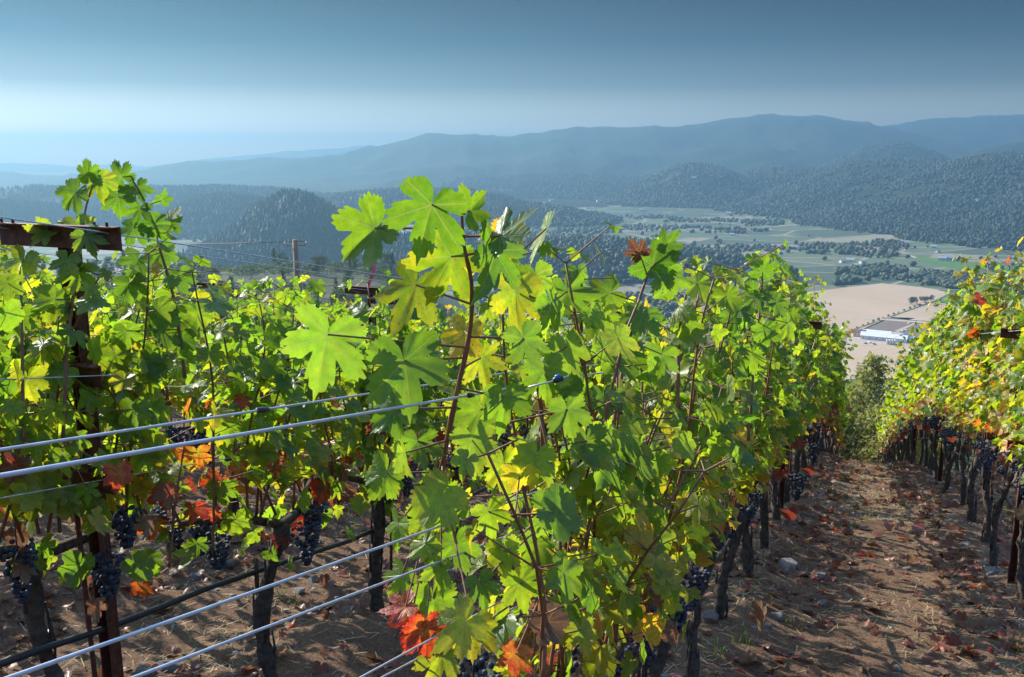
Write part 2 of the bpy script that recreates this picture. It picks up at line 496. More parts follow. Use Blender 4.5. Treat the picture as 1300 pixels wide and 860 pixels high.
# ------------------------------------------------------------------ mesh helpers
class MB:
    """collects vertices and faces of one mesh"""

    def __init__(s):
        s.v, s.f, s.n = [], [], 0
        s.attr, s.uv = [], []

    def add(s, V, F, tone=None, uv=None):
        V = np.asarray(V, float)
        for a in (F if isinstance(F, (list, tuple)) and len(F) and isinstance(F[0], np.ndarray) and F[0].ndim == 2 else [np.asarray(F)]):
            if len(a):
                s.f.append(a + s.n)
        s.v.append(V)
        s.n += len(V)
        if tone is not None:
            s.attr.append(tone)
        if uv is not None:
            s.uv.append(uv)

    def box(s, c, size, rot=0.0):
        x, y, z = np.asarray(size) / 2
        V = np.array([[-x, -y, -z], [x, -y, -z], [x, y, -z], [-x, y, -z], [-x, -y, z], [x, -y, z], [x, y, z], [-x, y, z]])
        cr, sr = cos(rot), sin(rot)
        V = np.c_[V[:, 0] * cr - V[:, 1] * sr, V[:, 0] * sr + V[:, 1] * cr, V[:, 2]] + np.asarray(c, float)
        s.add(V, np.array([[3, 2, 1, 0], [4, 5, 6, 7], [0, 1, 5, 4], [1, 2, 6, 5], [2, 3, 7, 6], [3, 0, 4, 7]]))

    def tube(s, P, r, n=6, cap=True):
        P = np.asarray(P, float); k = len(P)
        r = np.broadcast_to(np.asarray(r, float), (k,))
        T = np.gradient(P, axis=0)
        T /= np.linalg.norm(T, axis=1)[:, None] + 1e-12
        ref = np.array([0, 0, 1.0]) if abs(T[:, 2]).mean() < 0.8 else np.array([1.0, 0, 0])
        A = np.cross(T, ref); A /= np.linalg.norm(A, axis=1)[:, None] + 1e-12
        B = np.cross(T, A)
        th = np.arange(n) / n * 2 * pi
        V = P[:, None] + r[:, None, None] * (A[:, None] * np.cos(th)[None, :, None] + B[:, None] * np.sin(th)[None, :, None])
        i, j = np.meshgrid(np.arange(k - 1), np.arange(n), indexing='ij')
        a = i * n + j; b = i * n + (j + 1) % n
        F = np.stack([a, a + n, b + n, b], -1).reshape(-1, 4)
        s.add(V.reshape(-1, 3), F)
        if cap and n >= 3:
            base = s.n - k * n
            for off, rev in ((0, False), ((k - 1) * n, True)):
                ring = np.arange(n) + off
                F3 = np.array([[ring[0], ring[q], ring[q + 1]] for q in range(1, n - 1)])
                if rev:
                    F3 = F3[:, ::-1]
                s.f.append(F3 + base)

    def build(s, name, mat, parent=None, smooth=False, loc=None):
        V = np.concatenate(s.v)
        me = bpy.data.meshes.new(name)
        me.vertices.add(len(V))
        me.vertices.foreach_set("co", V.astype(np.float32).ravel())
        li = np.concatenate([f.ravel() for f in s.f]).astype(np.int32)
        tot = np.concatenate([np.full(len(f), f.shape[1]) for f in s.f])
        st = np.concatenate([[0], np.cumsum(tot)[:-1]]).astype(np.int32)
        me.loops.add(len(li)); me.loops.foreach_set("vertex_index", li)
        me.polygons.add(len(tot)); me.polygons.foreach_set("loop_start", st)
        if s.uv:
            uv = np.concatenate(s.uv)
            lay = me.uv_layers.new(name="leaf")
            lay.data.foreach_set("uv", uv[li].astype(np.float32).ravel())
        if s.attr:
            at3 = np.concatenate(s.attr)
            ca = me.color_attributes.new("tone", 'FLOAT_COLOR', 'POINT')
            ca.data.foreach_set("color", np.c_[at3, np.ones(len(at3))].astype(np.float32).ravel())
        me.update(calc_edges=True)
        me.polygons.foreach_set("use_smooth", np.full(len(tot), bool(smooth)))
        me.materials.append(mat)
        o = bpy.data.objects.new(name, me)
        col.objects.link(o)
        if parent is not None:
            o.parent = parent
        if loc is not None:
            o.location = loc
        return o


def tag(o, label=None, cat=None, group=None, kind=None):
    for k, v in (("label", label), ("category", cat), ("group", group), ("kind", kind)):
        if v:
            o[k] = v
    return o


def empty(name, loc=(0, 0, 0), rz=0.0):
    o = bpy.data.objects.new(name, None)
    o.empty_display_size = 0.1
    o.location = loc
    o.rotation_euler = (0, 0, rz)
    col.objects.link(o)
    return o


KIDS = {}


def part(name, mb, mat, parent, smooth=False):
    o = mb.build(name, mat, parent, smooth)
    KIDS.setdefault(parent.name, []).append(o)
    return o


def copy_tree(o, parent=None):
    c = o.copy()
    col.objects.link(c)
    if parent is not None:
        c.parent = parent
    for ch in KIDS.get(o.name, []):
        k = copy_tree(ch, c)
        KIDS.setdefault(c.name, []).append(k)
    return c


def st(s, t, h=0.0):
    """row coordinates to world, h above the ground"""
    p = S2 * s + T2 * t
    return np.array([p[0], p[1], float(terrain(np.array([p[0]]), np.array([p[1]]))[0]) + h])


ORD = ["first", "second", "third", "fourth", "fifth", "sixth", "seventh", "eighth", "ninth", "tenth", "eleventh", "twelfth"]

# ------------------------------------------------------------------ near ground sheet
gs = np.concatenate([np.arange(-7, 0.5, 0.12), np.arange(0.5, 14, 0.055), np.arange(14, 30, 0.14), np.arange(30, 60, 0.5)])
gt = np.concatenate([np.arange(-40, -6, 0.5), np.arange(-6, -3, 0.12), np.arange(-3, 3.2, 0.045), np.arange(3.2, 8, 0.15), np.arange(8, 30, 0.6)])
SS, TT = np.meshgrid(gs, gt, indexing='ij')
GX, GY = SS * S2[0] + TT * T2[0], SS * S2[1] + TT * T2[1]


def micro(x, y):
    """clods, ruts and the low berm under each row"""
    t = x * T2[0] + y * T2[1]
    ph = (t + 0.55) / 1.58
    dd = np.abs(ph - np.round(ph)) * 1.58
    berm = 0.07 * np.exp(-(dd / 0.28) ** 2)
    return berm + 0.10 * (fbm(x * 0.9, y * 0.9, 2, 3) - 0.5) + 0.055 * (fbm(x * 5, y * 5, 8, 3) - 0.5) + 0.02 * (fbm(x * 17, y * 17, 9, 2) - 0.5)


def ground(x, y):
    return terrain(x, y) + micro(x, y)


GZ = ground(GX, GY)
n0, n1 = GX.shape
i, j = np.meshgrid(np.arange(n0 - 1), np.arange(n1 - 1), indexing='ij')
a = i * n1 + j
mb = MB()
mb.add(np.stack([GX, GY, GZ], -1).reshape(-1, 3), np.stack([a, a + n1, a + n1 + 1, a + 1], -1).reshape(-1, 4)[:, ::-1])
tag(mb.build("vineyard_ground", M['soil'], smooth=True), kind='structure')

# ------------------------------------------------------------------ far terrain: one polar sheet cut into named regions
azs = np.concatenate([np.arange(-180, -60, 4), np.arange(-60, -38, 1.0), np.arange(-38, 38, 0.16), np.arange(38, 60, 1.0), np.arange(60, 181, 4)])
ds = np.concatenate([[4.0], np.geomspace(12, 900, 75), np.geomspace(925, 6000, 190), np.geomspace(6060, 16500, 130)])
AA, DD = np.meshgrid(np.radians(azs), ds, indexing='ij')
TX, TY = DD * np.sin(AA), DD * np.cos(AA)
TZ = terrain(TX, TY)
HB = hill_height(TX, TY)
sink = (1 - sm(DD, 38, 52))
sT = TX * S2[0] + TY * S2[1]; tT = TX * T2[0] + TY * T2[1]
TZ2 = TZ - 0.8 * sink
n0, n1 = TX.shape
i, j = np.meshgrid(np.arange(n0 - 1), np.arange(n1 - 1), indexing='ij')
a = (i * n1 + j)
quads = np.stack([a, a + 1, a + n1 + 1, a + n1], -1).reshape(-1, 4)[:, ::-1]
dm, hbm, zm = DD[i, j].ravel(), HB[i, j].ravel(), TZ[i, j].ravel()
is_hill = (hbm > 9) & (dm > 1000)
reg = np.where(dm < 930, 0, np.where(is_hill, 2, np.where(zm > VALLEY + 14, 3, 1)))
reg = np.where((reg == 3) & (dm < 5000), 2, reg)
reg = np.where((dm < 1500) & (zm > VALLEY + 10), 0, reg)
VV = np.stack([TX, TY, TZ2], -1).reshape(-1, 3)
for rid, nm, mt in ((0, "hillside", 'hillside'), (1, "valley_floor", 'valley'), (2, "forested_hills", 'hills'), (3, "mountains", 'mountain')):
    q = quads[reg == rid]
    used, inv = np.unique(q, return_inverse=True)
    mb = MB(); mb.add(VV[used], inv.reshape(q.shape))
    tag(mb.build(nm, M[mt], smooth=True), kind='structure')

# ------------------------------------------------------------------ haze
hz = MB(); hz.box((0, 7000, 44), (30000, 21000, 572))
haze_o = hz.build("haze", M['soil'])
m, nt = new_mat("valley_haze")
pv = nd(nt, "ShaderNodeVolumePrincipled")
pv.inputs["Density"].default_value = HAZE
pv.inputs["Color"].default_value = (0.205, 0.385, 0.53, 1)
pv.inputs["Anisotropy"].default_value = 0.42
o_ = nt.nodes.new("ShaderNodeOutputMaterial")
nt.links.new(pv.outputs[0], o_.inputs["Volume"])
haze_o.data.materials[0] = m
tag(haze_o, kind='stuff')


# ------------------------------------------------------------------ valley fields and lanes
def flat_poly(name, pts, mat, lift):
    P = np.array([at_z(x, y, VALLEY) for x, y in pts]); P[:, 2] = VALLEY + lift
    mb = MB()
    c = P.mean(0)
    V = np.vstack([P, c[None]])
    k = len(P)
    F = np.array([[q, (q + 1) % k, k] for q in range(k)])
    area = sum(P[q][0] * P[(q + 1) % k][1] - P[(q + 1) % k][0] * P[q][1] for q in range(k))
    mb.add(V, F if area > 0 else F[:, ::-1])
    return tag(mb.build(name, M[mat]), kind='structure')


flat_poly("dry_field", [(985, 376), (1060, 367), (1120, 360), (1170, 365), (1207, 372), (1184, 383), (1076, 421), (960, 432)], 'dry_field', 0.30)
flat_poly("dry_field", [(1079, 422), (1186, 384), (1232, 391), (1240, 412), (1160, 407), (1130, 403), (1098, 417)], 'dry_field', 0.34)
flat_poly("green_field", [(1188, 383), (1209, 372), (1262, 373), (1330, 384), (1330, 408), (1240, 397)], 'green_field', 0.30)
flat_poly("ploughed_field", [(1099, 418), (1131, 404), (1163, 408), (1137, 421)], 'plough', 0.38)
flat_poly("ploughed_field", [(1141, 421), (1170, 409), (1206, 412), (1196, 427), (1165, 433)], 'plough', 0.38)
flat_poly("dry_field", [(950, 446), (1080, 439), (1196, 436), (1200, 466), (1150, 480), (950, 485)], 'dry_field', 0.30)
flat_poly("green_field", [(1168, 434), (1196, 428), (1240, 424), (1240, 440), (1198, 437)], 'green_field', 0.36)
flat_poly("farm_yard", [(1075, 430), (1092, 420), (1140, 422), (1180, 432), (1180, 437), (1075, 440)], 'dirt_road', 0.40)
flat_poly("dirt_road", [(1135, 421), (1166, 408), (1170, 408), (1141, 422)], 'dirt_road', 0.44)
flat_poly("dirt_road", [(1080, 402), (1230, 413), (1230, 415), (1080, 404)], 'dirt_road', 0.48)
flat_poly("dirt_road", [(985, 294), (1100, 291), (1200, 303), (1200, 305), (1100, 294), (985, 297)], 'dirt_road', 0.5)
flat_poly("dirt_road", [(1125, 312), (1160, 328), (1165, 328), (1133, 312)], 'dirt_road', 0.5)
flat_poly("dirt_road", [(1230, 313), (1270, 321), (1275, 320), (1235, 312)], 'dirt_road', 0.5)
flat_poly("vine_block", [(1140, 318), (1300, 312), (1420, 318), (1420, 352), (1215, 342), (1165, 332)], 'green_field', 0.26)
flat_poly("vine_block", [(905, 300), (990, 297), (1100, 296), (1160, 303), (1090, 312), (930, 312)], 'green_field', 0.26)
flat_poly("dry_field", [(1060, 299), (1110, 298), (1118, 302), (1070, 303)], 'dry_field', 0.55)


# ------------------------------------------------------------------ leaves
def leaf_radius(th_deg):
    c = [(0, 1.0), (8, .90), (16, .85), (23, .80), (27, .62), (31, .60), (35, .78), (43, .86), (53, .94), (62, .87), (72, .80), (79, .72), (83, .56), (87, .57),
         (92, .73), (102, .79), (112, .81), (124, .75), (138, .70), (150, .64), (162, .57), (172, .42), (177, .22), (180, .04)]
    a, r = zip(*c)
    return np.interp(th_deg, a, r)


def leaf_template(n_half, rings, teeth, lob=1.0):
    th = np.linspace(0, 180, n_half + 1)
    r = leaf_radius(th)
    r = r ** lob
    if teeth:
        per = 9.0 if n_half > 30 else 18.0
        ph_ = np.abs(np.sin(pi * (th + per / 2) / per + 0.25 * np.sin(th / 7)))
        saw = 0.86 + 0.15 * ph_ ** 0.7
        saw[0] = 1.04; saw[-1] = 1
        r = r * saw
    thf = np.concatenate([th, 360 - th[-2:0:-1]])
    rf = np.concatenate([r, r[-2:0:-1]])
    x, y = rf * np.sin(np.radians(thf)), rf * np.cos(np.radians(thf))
    k = len(x)
    pts = [[0, 0]]
    for q in rings:
        pts += list(zip(x * q, y * q))
    P = np.array(pts, float)
    F3 = np.array([[0, 1 + (q + 1) % k, 1 + q] for q in range(k)])
    F4 = []
    for m_ in range(len(rings) - 1):
        b0, b1 = 1 + m_ * k, 1 + (m_ + 1) * k
        F4 += [[b0 + q, b0 + (q + 1) % k, b1 + (q + 1) % k, b1 + q] for q in range(k)]
    F = [F3] + ([np.array(F4)] if F4 else [])
    return P, F


LEAF = {
    'hero': [leaf_template(56, (0.34, 0.68, 1.0), True, l) for l in (1.1, 1.6, 2.1)],
    'fine': [leaf_template(36, (0.5, 1.0), True, l) for l in (0.8, 1.2, 1.65)],
    'mid': [leaf_template(24, (0.5, 1.0), True, l) for l in (0.85, 1.4)],
    'far': [leaf_template(8, (1.0,), False, l) for l in (0.8,)],
}


def add_leaves(mb, Q, size, tip, nrm, tone, detail, r_):
    """leaves at stalk ends Q, with sizes, tip directions and face normals"""
    Q = np.asarray(Q, float); N = len(Q)
    tip = tip / (np.linalg.norm(tip, axis=1)[:, None] + 1e-9)
    nrm = nrm - (nrm * tip).sum(1)[:, None] * tip
    nrm /= np.linalg.norm(nrm, axis=1)[:, None] + 1e-9
    sd = np.cross(tip, nrm)
    kinds = LEAF[detail]
    which = r_.integers(0, len(kinds), N)
    for w_, (P, F) in enumerate(kinds):
        idx = np.where(which == w_)[0]
        if not len(idx):
            continue
        n = len(idx); k = len(P)
        X = np.broadcast_to(P[:, 0], (n, k)) * r_.uniform(0.88, 1.12, (n, 1))
        Y = np.broadcast_to(P[:, 1], (n, k)).copy()
        rad = np.hypot(X, Y); ang = np.arctan2(X, Y)
        vr = 1.0 if detail == 'hero' else 1.4
        fold = r_.normal(0.12, 0.2 * vr, (n, 1)); droop = r_.normal(-0.16, 0.26 * vr, (n, 1)); cup = r_.normal(-0.14, 0.28 * vr, (n, 1))
        wav = r_.uniform(0.02, 0.13, (n, 1)); ph = r_.uniform(0, 6.28, (n, 1)); fq = r_.integers(2, 6, (n, 1))
        au = tone[idx, 0:1]
        curl = np.clip(au - 0.6, 0, 1) * 1.4
        Z = fold * np.abs(X) + droop * Y * np.abs(Y) + (cup - curl * r_.uniform(-.5, 1, (n, 1))) * X * X + wav * rad * np.sin(fq * ang + ph) + 0.012 * np.sin(11 * ang + ph * 3) * rad
        sk = r_.normal(0, 0.12, (n, 1))
        X = X + sk * Y * Y
        shr = 1 - 0.25 * np.clip(Z * Z, 0, 1)
        rag = 1 + 0.05 * np.sin(3 * ang + ph * 5) + 0.04 * np.sin(7 * ang + ph * 9) + 0.03 * np.sin(13 * ang + ph * 2)
        X, Y = X * rag, Y * rag
        s_ = size[idx][:, None]
        V = Q[idx][:, None] + s_[..., None] * (sd[idx][:, None] * (X * shr)[..., None] + tip[idx][:, None] * (Y * shr)[..., None] + nrm[idx][:, None] * Z[..., None])
        offs = (np.arange(n) * k)
        Fs = [(f[None] + offs[:, None, None]).reshape(-1, f.shape[1]) for f in F]
        tn = np.repeat(tone[idx], k, axis=0)
        uv = np.tile(P, (n, 1))
        mb.add(V.reshape(-1, 3), Fs, tn, uv)


def add_stalks(mb, A, B, r0, n=4):
    """thin straight tubes from A to B, many at once"""
    A = np.asarray(A, float); B = np.asarray(B, float)
    d = B - A; d /= np.linalg.norm(d, axis=1)[:, None] + 1e-9
    u = np.cross(d, np.array([0.31, 0.2, 0.93])); u /= np.linalg.norm(u, axis=1)[:, None] + 1e-9
    w = np.cross(d, u)
    th = np.arange(n) / n * 2 * pi
    ring = u[:, None] * np.cos(th)[None, :, None] + w[:, None] * np.sin(th)[None, :, None]
    V = np.concatenate([A[:, None] + ring * r0, B[:, None] + ring * r0 * 0.7], 1)
    f = np.array([[q, n + q, n + (q + 1) % n, (q + 1) % n] for q in range(n)])
    F = (f[None] + (np.arange(len(A)) * 2 * n)[:, None, None]).reshape(-1, 4)
    mb.add(V.reshape(-1, 3), F)


# ------------------------------------------------------------------ grape vines
_ico_v, _ico_f = None, None


def ico(sub=1):
    t = (1 + 5 ** 0.5) / 2
    V = [(-1, t, 0), (1, t, 0), (-1, -t, 0), (1, -t, 0), (0, -1, t), (0, 1, t), (0, -1, -t), (0, 1, -t), (t, 0, -1), (t, 0, 1), (-t, 0, -1), (-t, 0, 1)]
    V = [np.array(v) / np.linalg.norm(v) for v in V]
    F = [(0, 11, 5), (0, 5, 1), (0, 1, 7), (0, 7, 10), (0, 10, 11), (1, 5, 9), (5, 11, 4), (11, 10, 2), (10, 7, 6), (7, 1, 8), (3, 9, 4), (3, 4, 2), (3, 2, 6), (3, 6, 8), (3, 8, 9), (4, 9, 5), (2, 4, 11), (6, 2, 10), (8, 6, 7), (9, 8, 1)]
    for _ in range(sub):
        mid = {}; nf = []

        def mp_(a, b):
            k = (min(a, b), max(a, b))
            if k not in mid:
                v = V[a] + V[b]; V.append(v / np.linalg.norm(v)); mid[k] = len(V) - 1
            return mid[k]
        for a, b, c in F:
            x, y, z = mp_(a, b), mp_(b, c), mp_(c, a)
            nf += [(a, x, z), (b, y, x), (c, z, y), (x, y, z)]
        F = nf
    return np.array(V), np.array(F)


ICO0, ICO1, ICO2 = ico(0), ico(1), ico(2)


def cluster_mesh(seed, hi=True):
    r_ = np.random.default_rng(seed)
    L = r_.uniform(0.12, 0.18)
    V0, F0 = ICO1 if hi else ICO0
    mb = MB()
    pts = []
    for k in range(125 if hi else 50):
        u = r_.uniform(0, 1) ** 0.8
        rr = (0.040 * (1 - u) ** 0.6 + 0.007) * r_.uniform(0.6, 1.0)
        a_ = r_.uniform(0, 6.28)
        if u < 0.35 and r_.uniform() < 0.3:
            rr += 0.02
        pts.append((rr * cos(a_), rr * sin(a_), -0.015 - u * L))
    for p_ in pts:
        br = r_.uniform(0.0062, 0.0085) * (1 if hi else 1.3)
        mb.add(V0 * br + np.array(p_), F0)
    mb.tube([(0, 0, 0.04), (0.003, 0, 0), (0, 0.002, -L * 0.8)], 0.0022, 4)
    return mb


SHEAR = -0.26     # wires and cordons run down with the slope


def shoot_path(r_, x0, y0, z0, top, spread):
    L = top - z0
    n = max(6, int(L / 0.075))
    u = np.linspace(0, 1, n)
    dx, dy = r_.normal(0, 0.16), r_.normal(0, spread)
    wob = r_.uniform(0, 6.28, 2)
    x = x0 + dx * u + 0.03 * np.sin(5 * u + wob[0]) * u
    y = y0 + dy * u ** 1.2 + 0.03 * np.sin(6 * u + wob[1]) * u
    z = z0 + L * u
    return np.c_[x, y, z]


def vine_parts(seed, detail, top, n_shoot, autumn=0.0, leaf_size=0.092, red=0.0, low_end=False, canes=True, n_clusters=4):
    """returns mesh builders of one vine in its own frame: x along the row, y across, z up"""
    r_ = np.random.default_rng(seed)
    out = {}
    # trunk and cordon
    zc = 0.74 + r_.normal(0, 0.03)
    k = 18
    u = np.linspace(0, 1, k)
    px = 0.06 * np.sin(u * 4 + r_.uniform(0, 6)) * u + r_.normal(0, 0.05) * u
    py = 0.05 * np.sin(u * 5.5 + r_.uniform(0, 6)) * u
    P = np.c_[px, py, -0.12 + (zc + 0.12) * u]
    sides = 9 if detail != 'far' else 6
    rad = 0.028 - 0.008 * u + 0.012 * np.exp(-u * 9) + 0.012 * np.exp(-((u - 1) / 0.12) ** 2) + r_.normal(0, 0.0042, k)
    mb = MB(); mb.tube(P, rad, sides)
    V = mb.v[0]; V += r_.normal(0, 0.0032, V.shape)
    if detail != 'far':     # shaggy strips of bark
        for q in range(14):
            h0 = r_.uniform(0.05, zc - 0.15); a_ = r_.uniform(0, 6.28)
            c0 = np.array([np.interp(h0, P[:, 2], P[:, 0]), np.interp(h0, P[:, 2], P[:, 1]), h0])
            o_ = np.array([cos(a_), sin(a_), 0]) * 0.0235
            mb.tube([c0 + o_, c0 + o_ * 1.12 + (0.004, 0, 0.07), c0 + o_ * 0.95 + (0, 0, 0.15)], [0.004, 0.006, 0.003], 4)
    out['trunk'] = mb
    head = P[-1]
    mb = MB()
    for sgn in (-1, 1):
        cu = np.linspace(0, 1, 7)
        cx = head[0] + sgn * 0.46 * cu
        czz = head[2] + 0.06 * np.sin(cu * pi / 2) + r_.normal(0, 0.008, 7) + SHEAR * sgn * 0.46 * cu
        mb.tube(np.c_[cx, head[1] * (1 - cu) + r_.normal(0, 0.008, 7), czz], np.linspace(0.019, 0.011, 7), 7)
    out['cordon'] = mb
    # shoots
    cane_mbs = []
    LQ, LS, LT, LN, LTone, SA, SB = [], [], [], [], [], [], []
    for q in range(n_shoot):
        x0 = -0.45 + 0.9 * (q + 0.5) / n_shoot + r_.normal(0, 0.03)
        tp = top * r_.uniform(0.74, 1.0) + (r_.uniform(0.05, 0.17) if r_.uniform() < 0.16 else 0)
        if low_end:
            tp = min(tp, 0.94 * top)
        if low_end and q < 4:
            tp = 1.22 + 0.05 * q
        pth = shoot_path(r_, x0, head[1] + r_.normal(0, 0.02), zc + 0.05, tp, 0.13)
        pth[:, 2] += SHEAR * pth[:, 0]
        m_ = MB(); m_.tube(pth, np.linspace(0.0052, 0.0022, len(pth)), 5 if detail == 'fine' else 3)
        cane_mbs.append(m_)
        ta_shoot = r_.normal(0, 0.05)
        for i_ in range(1, len(pth)):
            fr = i_ / (len(pth) - 1)
            hgt = pth[i_, 2] - SHEAR * pth[i_, 0]
            nl = 1
            if detail == 'far':
                nl = 2 if r_.uniform() < 0.7 else 1
            elif hgt > 0.92:
                nl = 2 + int(r_.integers(0, 3 if detail == 'fine' else 2))
            if hgt < 0.97 and r_.uniform() < (0.5 if detail == 'fine' and top > 1.8 else 0.22 if top > 1.8 and autumn < 0.3 else 0.06):
                continue
            for e_ in range(nl):
                side = (1 if (i_ + q) % 2 else -1) * (1 if e_ % 2 == 0 else -1)
                a_ = r_.normal(0, 0.75)
                o_ = np.array([sin(a_), side * cos(a_), 0])
                pl = r_.uniform(0.05, 0.12) * (1 - 0.45 * fr) + (r_.uniform(0, 0.09) if e_ else 0)
                Q = pth[i_] + o_ * pl * 0.9 + np.array([0, 0, pl * r_.uniform(-0.1, 0.7)])
                sz = leaf_size * r_.uniform(0.72, 1.2) * (1 if e_ == 0 else 0.74) * (1 - 0.42 * max(0, fr - 0.85) / 0.15)
                tp_ = o_ * r_.uniform(0.25, 0.9) + np.array([r_.normal(0, 0.35), r_.normal(0, 0.2), -r_.uniform(0.35, 1.0)])
                nn = o_ * r_.uniform(0.4, 1.0) + np.array([r_.normal(0, 0.35), r_.normal(0, 0.35), r_.uniform(0.25, 1.0)])
                low = float(np.clip((1.22 - hgt) / 0.4, 0, 1))
                au = abs(r_.normal(0, 0.10)) + 0.09 + ta_shoot + autumn * r_.uniform(0, 1) ** 2 + low * r_.uniform(0, 0.22)
                if r_.uniform() < 0.02 + 0.08 * low:
                    au = r_.uniform(0.42, 1.0) if low > 0.2 else r_.uniform(0.34, 0.54)
                if red and 0.85 < hgt < 1.3 and r_.uniform() < red:
                    au = r_.uniform(0.60, 0.78)
                LQ.append(Q); LS.append(sz); LT.append(tp_); LN.append(nn)
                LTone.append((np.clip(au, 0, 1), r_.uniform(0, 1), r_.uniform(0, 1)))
                SA.append(pth[i_]); SB.append(Q)
    # dry hanging leaves in the fruit zone
    for q in range(int(7 if detail == 'far' else 8 if top > 1.8 else 42)):
        Q = np.array([r_.uniform(-.45, .45), r_.normal(0, 0.12), 0])
        Q[2] = r_.uniform(0.62, 1.0) + SHEAR * Q[0]
        LQ.append(Q); LS.append(leaf_size * r_.uniform(0.6, 0.95)); LT.append((r_.normal(0, .4), r_.normal(0, .4), -1)); LN.append(r_.normal(0, 1, 3))
        fresh = detail != 'far' and top < 1.8 and r_.uniform() < 0.62
        if fresh:
            LN[-1] = np.array([r_.normal(0, .5), r_.choice([-1, 1]) * .8, .6])
        LTone.append((r_.uniform(0.06, 0.34) if fresh else r_.uniform(0.80, 1.0), r_.uniform(0, 1), r_.uniform(0, 1)))
    fol = MB()
    add_leaves(fol, np.array(LQ), np.array(LS), np.array(LT, float), np.array(LN, float), np.array(LTone), detail, r_)
    out['foliage'] = fol
    if detail != 'far':
        sb = MB(); add_stalks(sb, SA, SB, 0.0016, 3 if detail == 'mid' else 4)
        out['stalks'] = sb
    out['canes'] = cane_mbs
    cl = []
    for q in range(n_clusters):
        x_ = r_.uniform(-.42, .42)
        cl.append((x_, r_.normal(0, 0.09), zc + r_.uniform(0.0, 0.14) + SHEAR * x_))
    out['clusters'] = cl
    return out


CL_MESH = [cluster_mesh(100 + q) for q in range(4)]
CL_FAR = [cluster_mesh(200 + q, False) for q in range(2)]
_cl_me = {}


def cluster_part(q, far, parent, loc, rz):
    key = (q, far)
    if key not in _cl_me:
        o = (CL_FAR if far else CL_MESH)[q].build("grape_cluster", M['grape'], None, True)
        _cl_me[key] = o.data
    else:
        o = bpy.data.objects.new("grape_cluster", _cl_me[key]); col.objects.link(o)
    o.parent = parent; o.location = loc; o.rotation_euler = (0, 0, rz)
    KIDS.setdefault(parent.name, []).append(o)
    return o


def make_vine(seed, detail, **kw):
    pr = vine_parts(seed, detail, **kw)
    root = empty("grape_vine")
    part("trunk", pr['trunk'], M['bark'], root, True)
    part("cordon", pr['cordon'], M['bark'], root, True)
    part("foliage", pr['foliage'], M['leaf_fine' if detail == 'fine' else 'leaf_far'], root, True)
    if detail == 'far':
        mb = MB()
        for c_ in pr['canes'][::2]:
            mb.add(np.concatenate(c_.v), c_.f)
        tag(part("shoots", mb, M['cane'], root, True), kind='stuff')
        for q, c_ in enumerate(pr['clusters'][:2]):
            cluster_part(q % 2, True, root, c_, q)
    else:
        for c_ in pr['canes']:
            part("cane", c_, M['cane'], root, True)
        tag(part("leaf_stalks", pr['stalks'], M['cane'], root, True), kind='stuff')
        for q, c_ in enumerate(pr['clusters']):
            cluster_part(q % 4, False, root, c_, q * 1.3)
    return root


# prototypes: short canopy for the rows to the left, tall for the central and right rows
PROTO = {}
for q in range(5):
    PROTO[('fine', 'short', q)] = dict(detail='fine', top=1.76, n_shoot=15, leaf_size=0.070, autumn=0.02)
for q in range(4):
    PROTO[('fine', 'tall', q)] = dict(detail='fine', top=1.86, n_shoot=14, leaf_size=0.060, autumn=0.12)
for q in range(5):
    PROTO[('mid', 'short', q)] = dict(detail='mid', top=1.66, n_shoot=15, leaf_size=0.074, autumn=0.04)
    PROTO[('mid', 'tall', q)] = dict(detail='mid', top=2.14, n_clusters=2, n_shoot=14, leaf_size=0.068, autumn=0.13)
for q in range(5):
    PROTO[('far', 'short', q)] = dict(detail='far', top=1.62, n_shoot=15, leaf_size=0.09, autumn=0.07)
    PROTO[('far', 'tall', q)] = dict(detail='far', top=2.18, n_shoot=17, leaf_size=0.084, autumn=0.17)
for q in range(3):
    PROTO[('mid', 'gold', q)] = dict(detail='mid', top=2.14, n_shoot=14, leaf_size=0.068, autumn=0.40)
BUILT = {}


def get_vine(key):
    if key in BUILT:
        return copy_tree(BUILT[key])
    kw = dict(PROTO[key]); det = kw.pop('detail')
    r_ = make_vine(hash(key[2]) % 97 + {'fine': 0, 'mid': 300, 'far': 600}[key[0]] + {'short': 0, 'tall': 50, 'gold': 80}[key[1]], det, **kw)
    BUILT[key] = r_
    return r_


SP = 1.58
T_HERO = -0.55
ROWS = [
    # name, offset, first, last, canopy
    ("central vine row beside the aisle", T_HERO, 1.75, 33, 'tall', 'vines of the central row'),
    ("row of the nearest rusty post", T_HERO - SP, 0.85, 33, 'short', 'vines of the first row behind'),
    ("second row behind the central vines", T_HERO - 2 * SP, 1.6, 32, 'short', 'vines of the second row behind'),
    ("third row behind the central vines", T_HERO - 3 * SP, 2.4, 31, 'short', 'vines of the third row behind'),
    ("fourth row behind the central vines", T_HERO - 4 * SP, 3.2, 28, 'short', 'vines of the fourth row behind'),
    ("fifth row behind the central vines", T_HERO - 5 * SP, 4.2, 27, 'short', 'vines of the fifth row behind'),
    ("sixth row behind the central vines", T_HERO - 6 * SP, 5.2, 27, 'short', 'vines of the sixth row behind'),
    ("row right of the aisle", T_HERO + SP, 3.1, 33, 'tall', 'vines of the row right of the aisle'),
    ("next row beyond the right aisle row", T_HERO + 2 * SP, 9.5, 30, 'tall', 'vines of the outer right row'),
]
VINES = {}
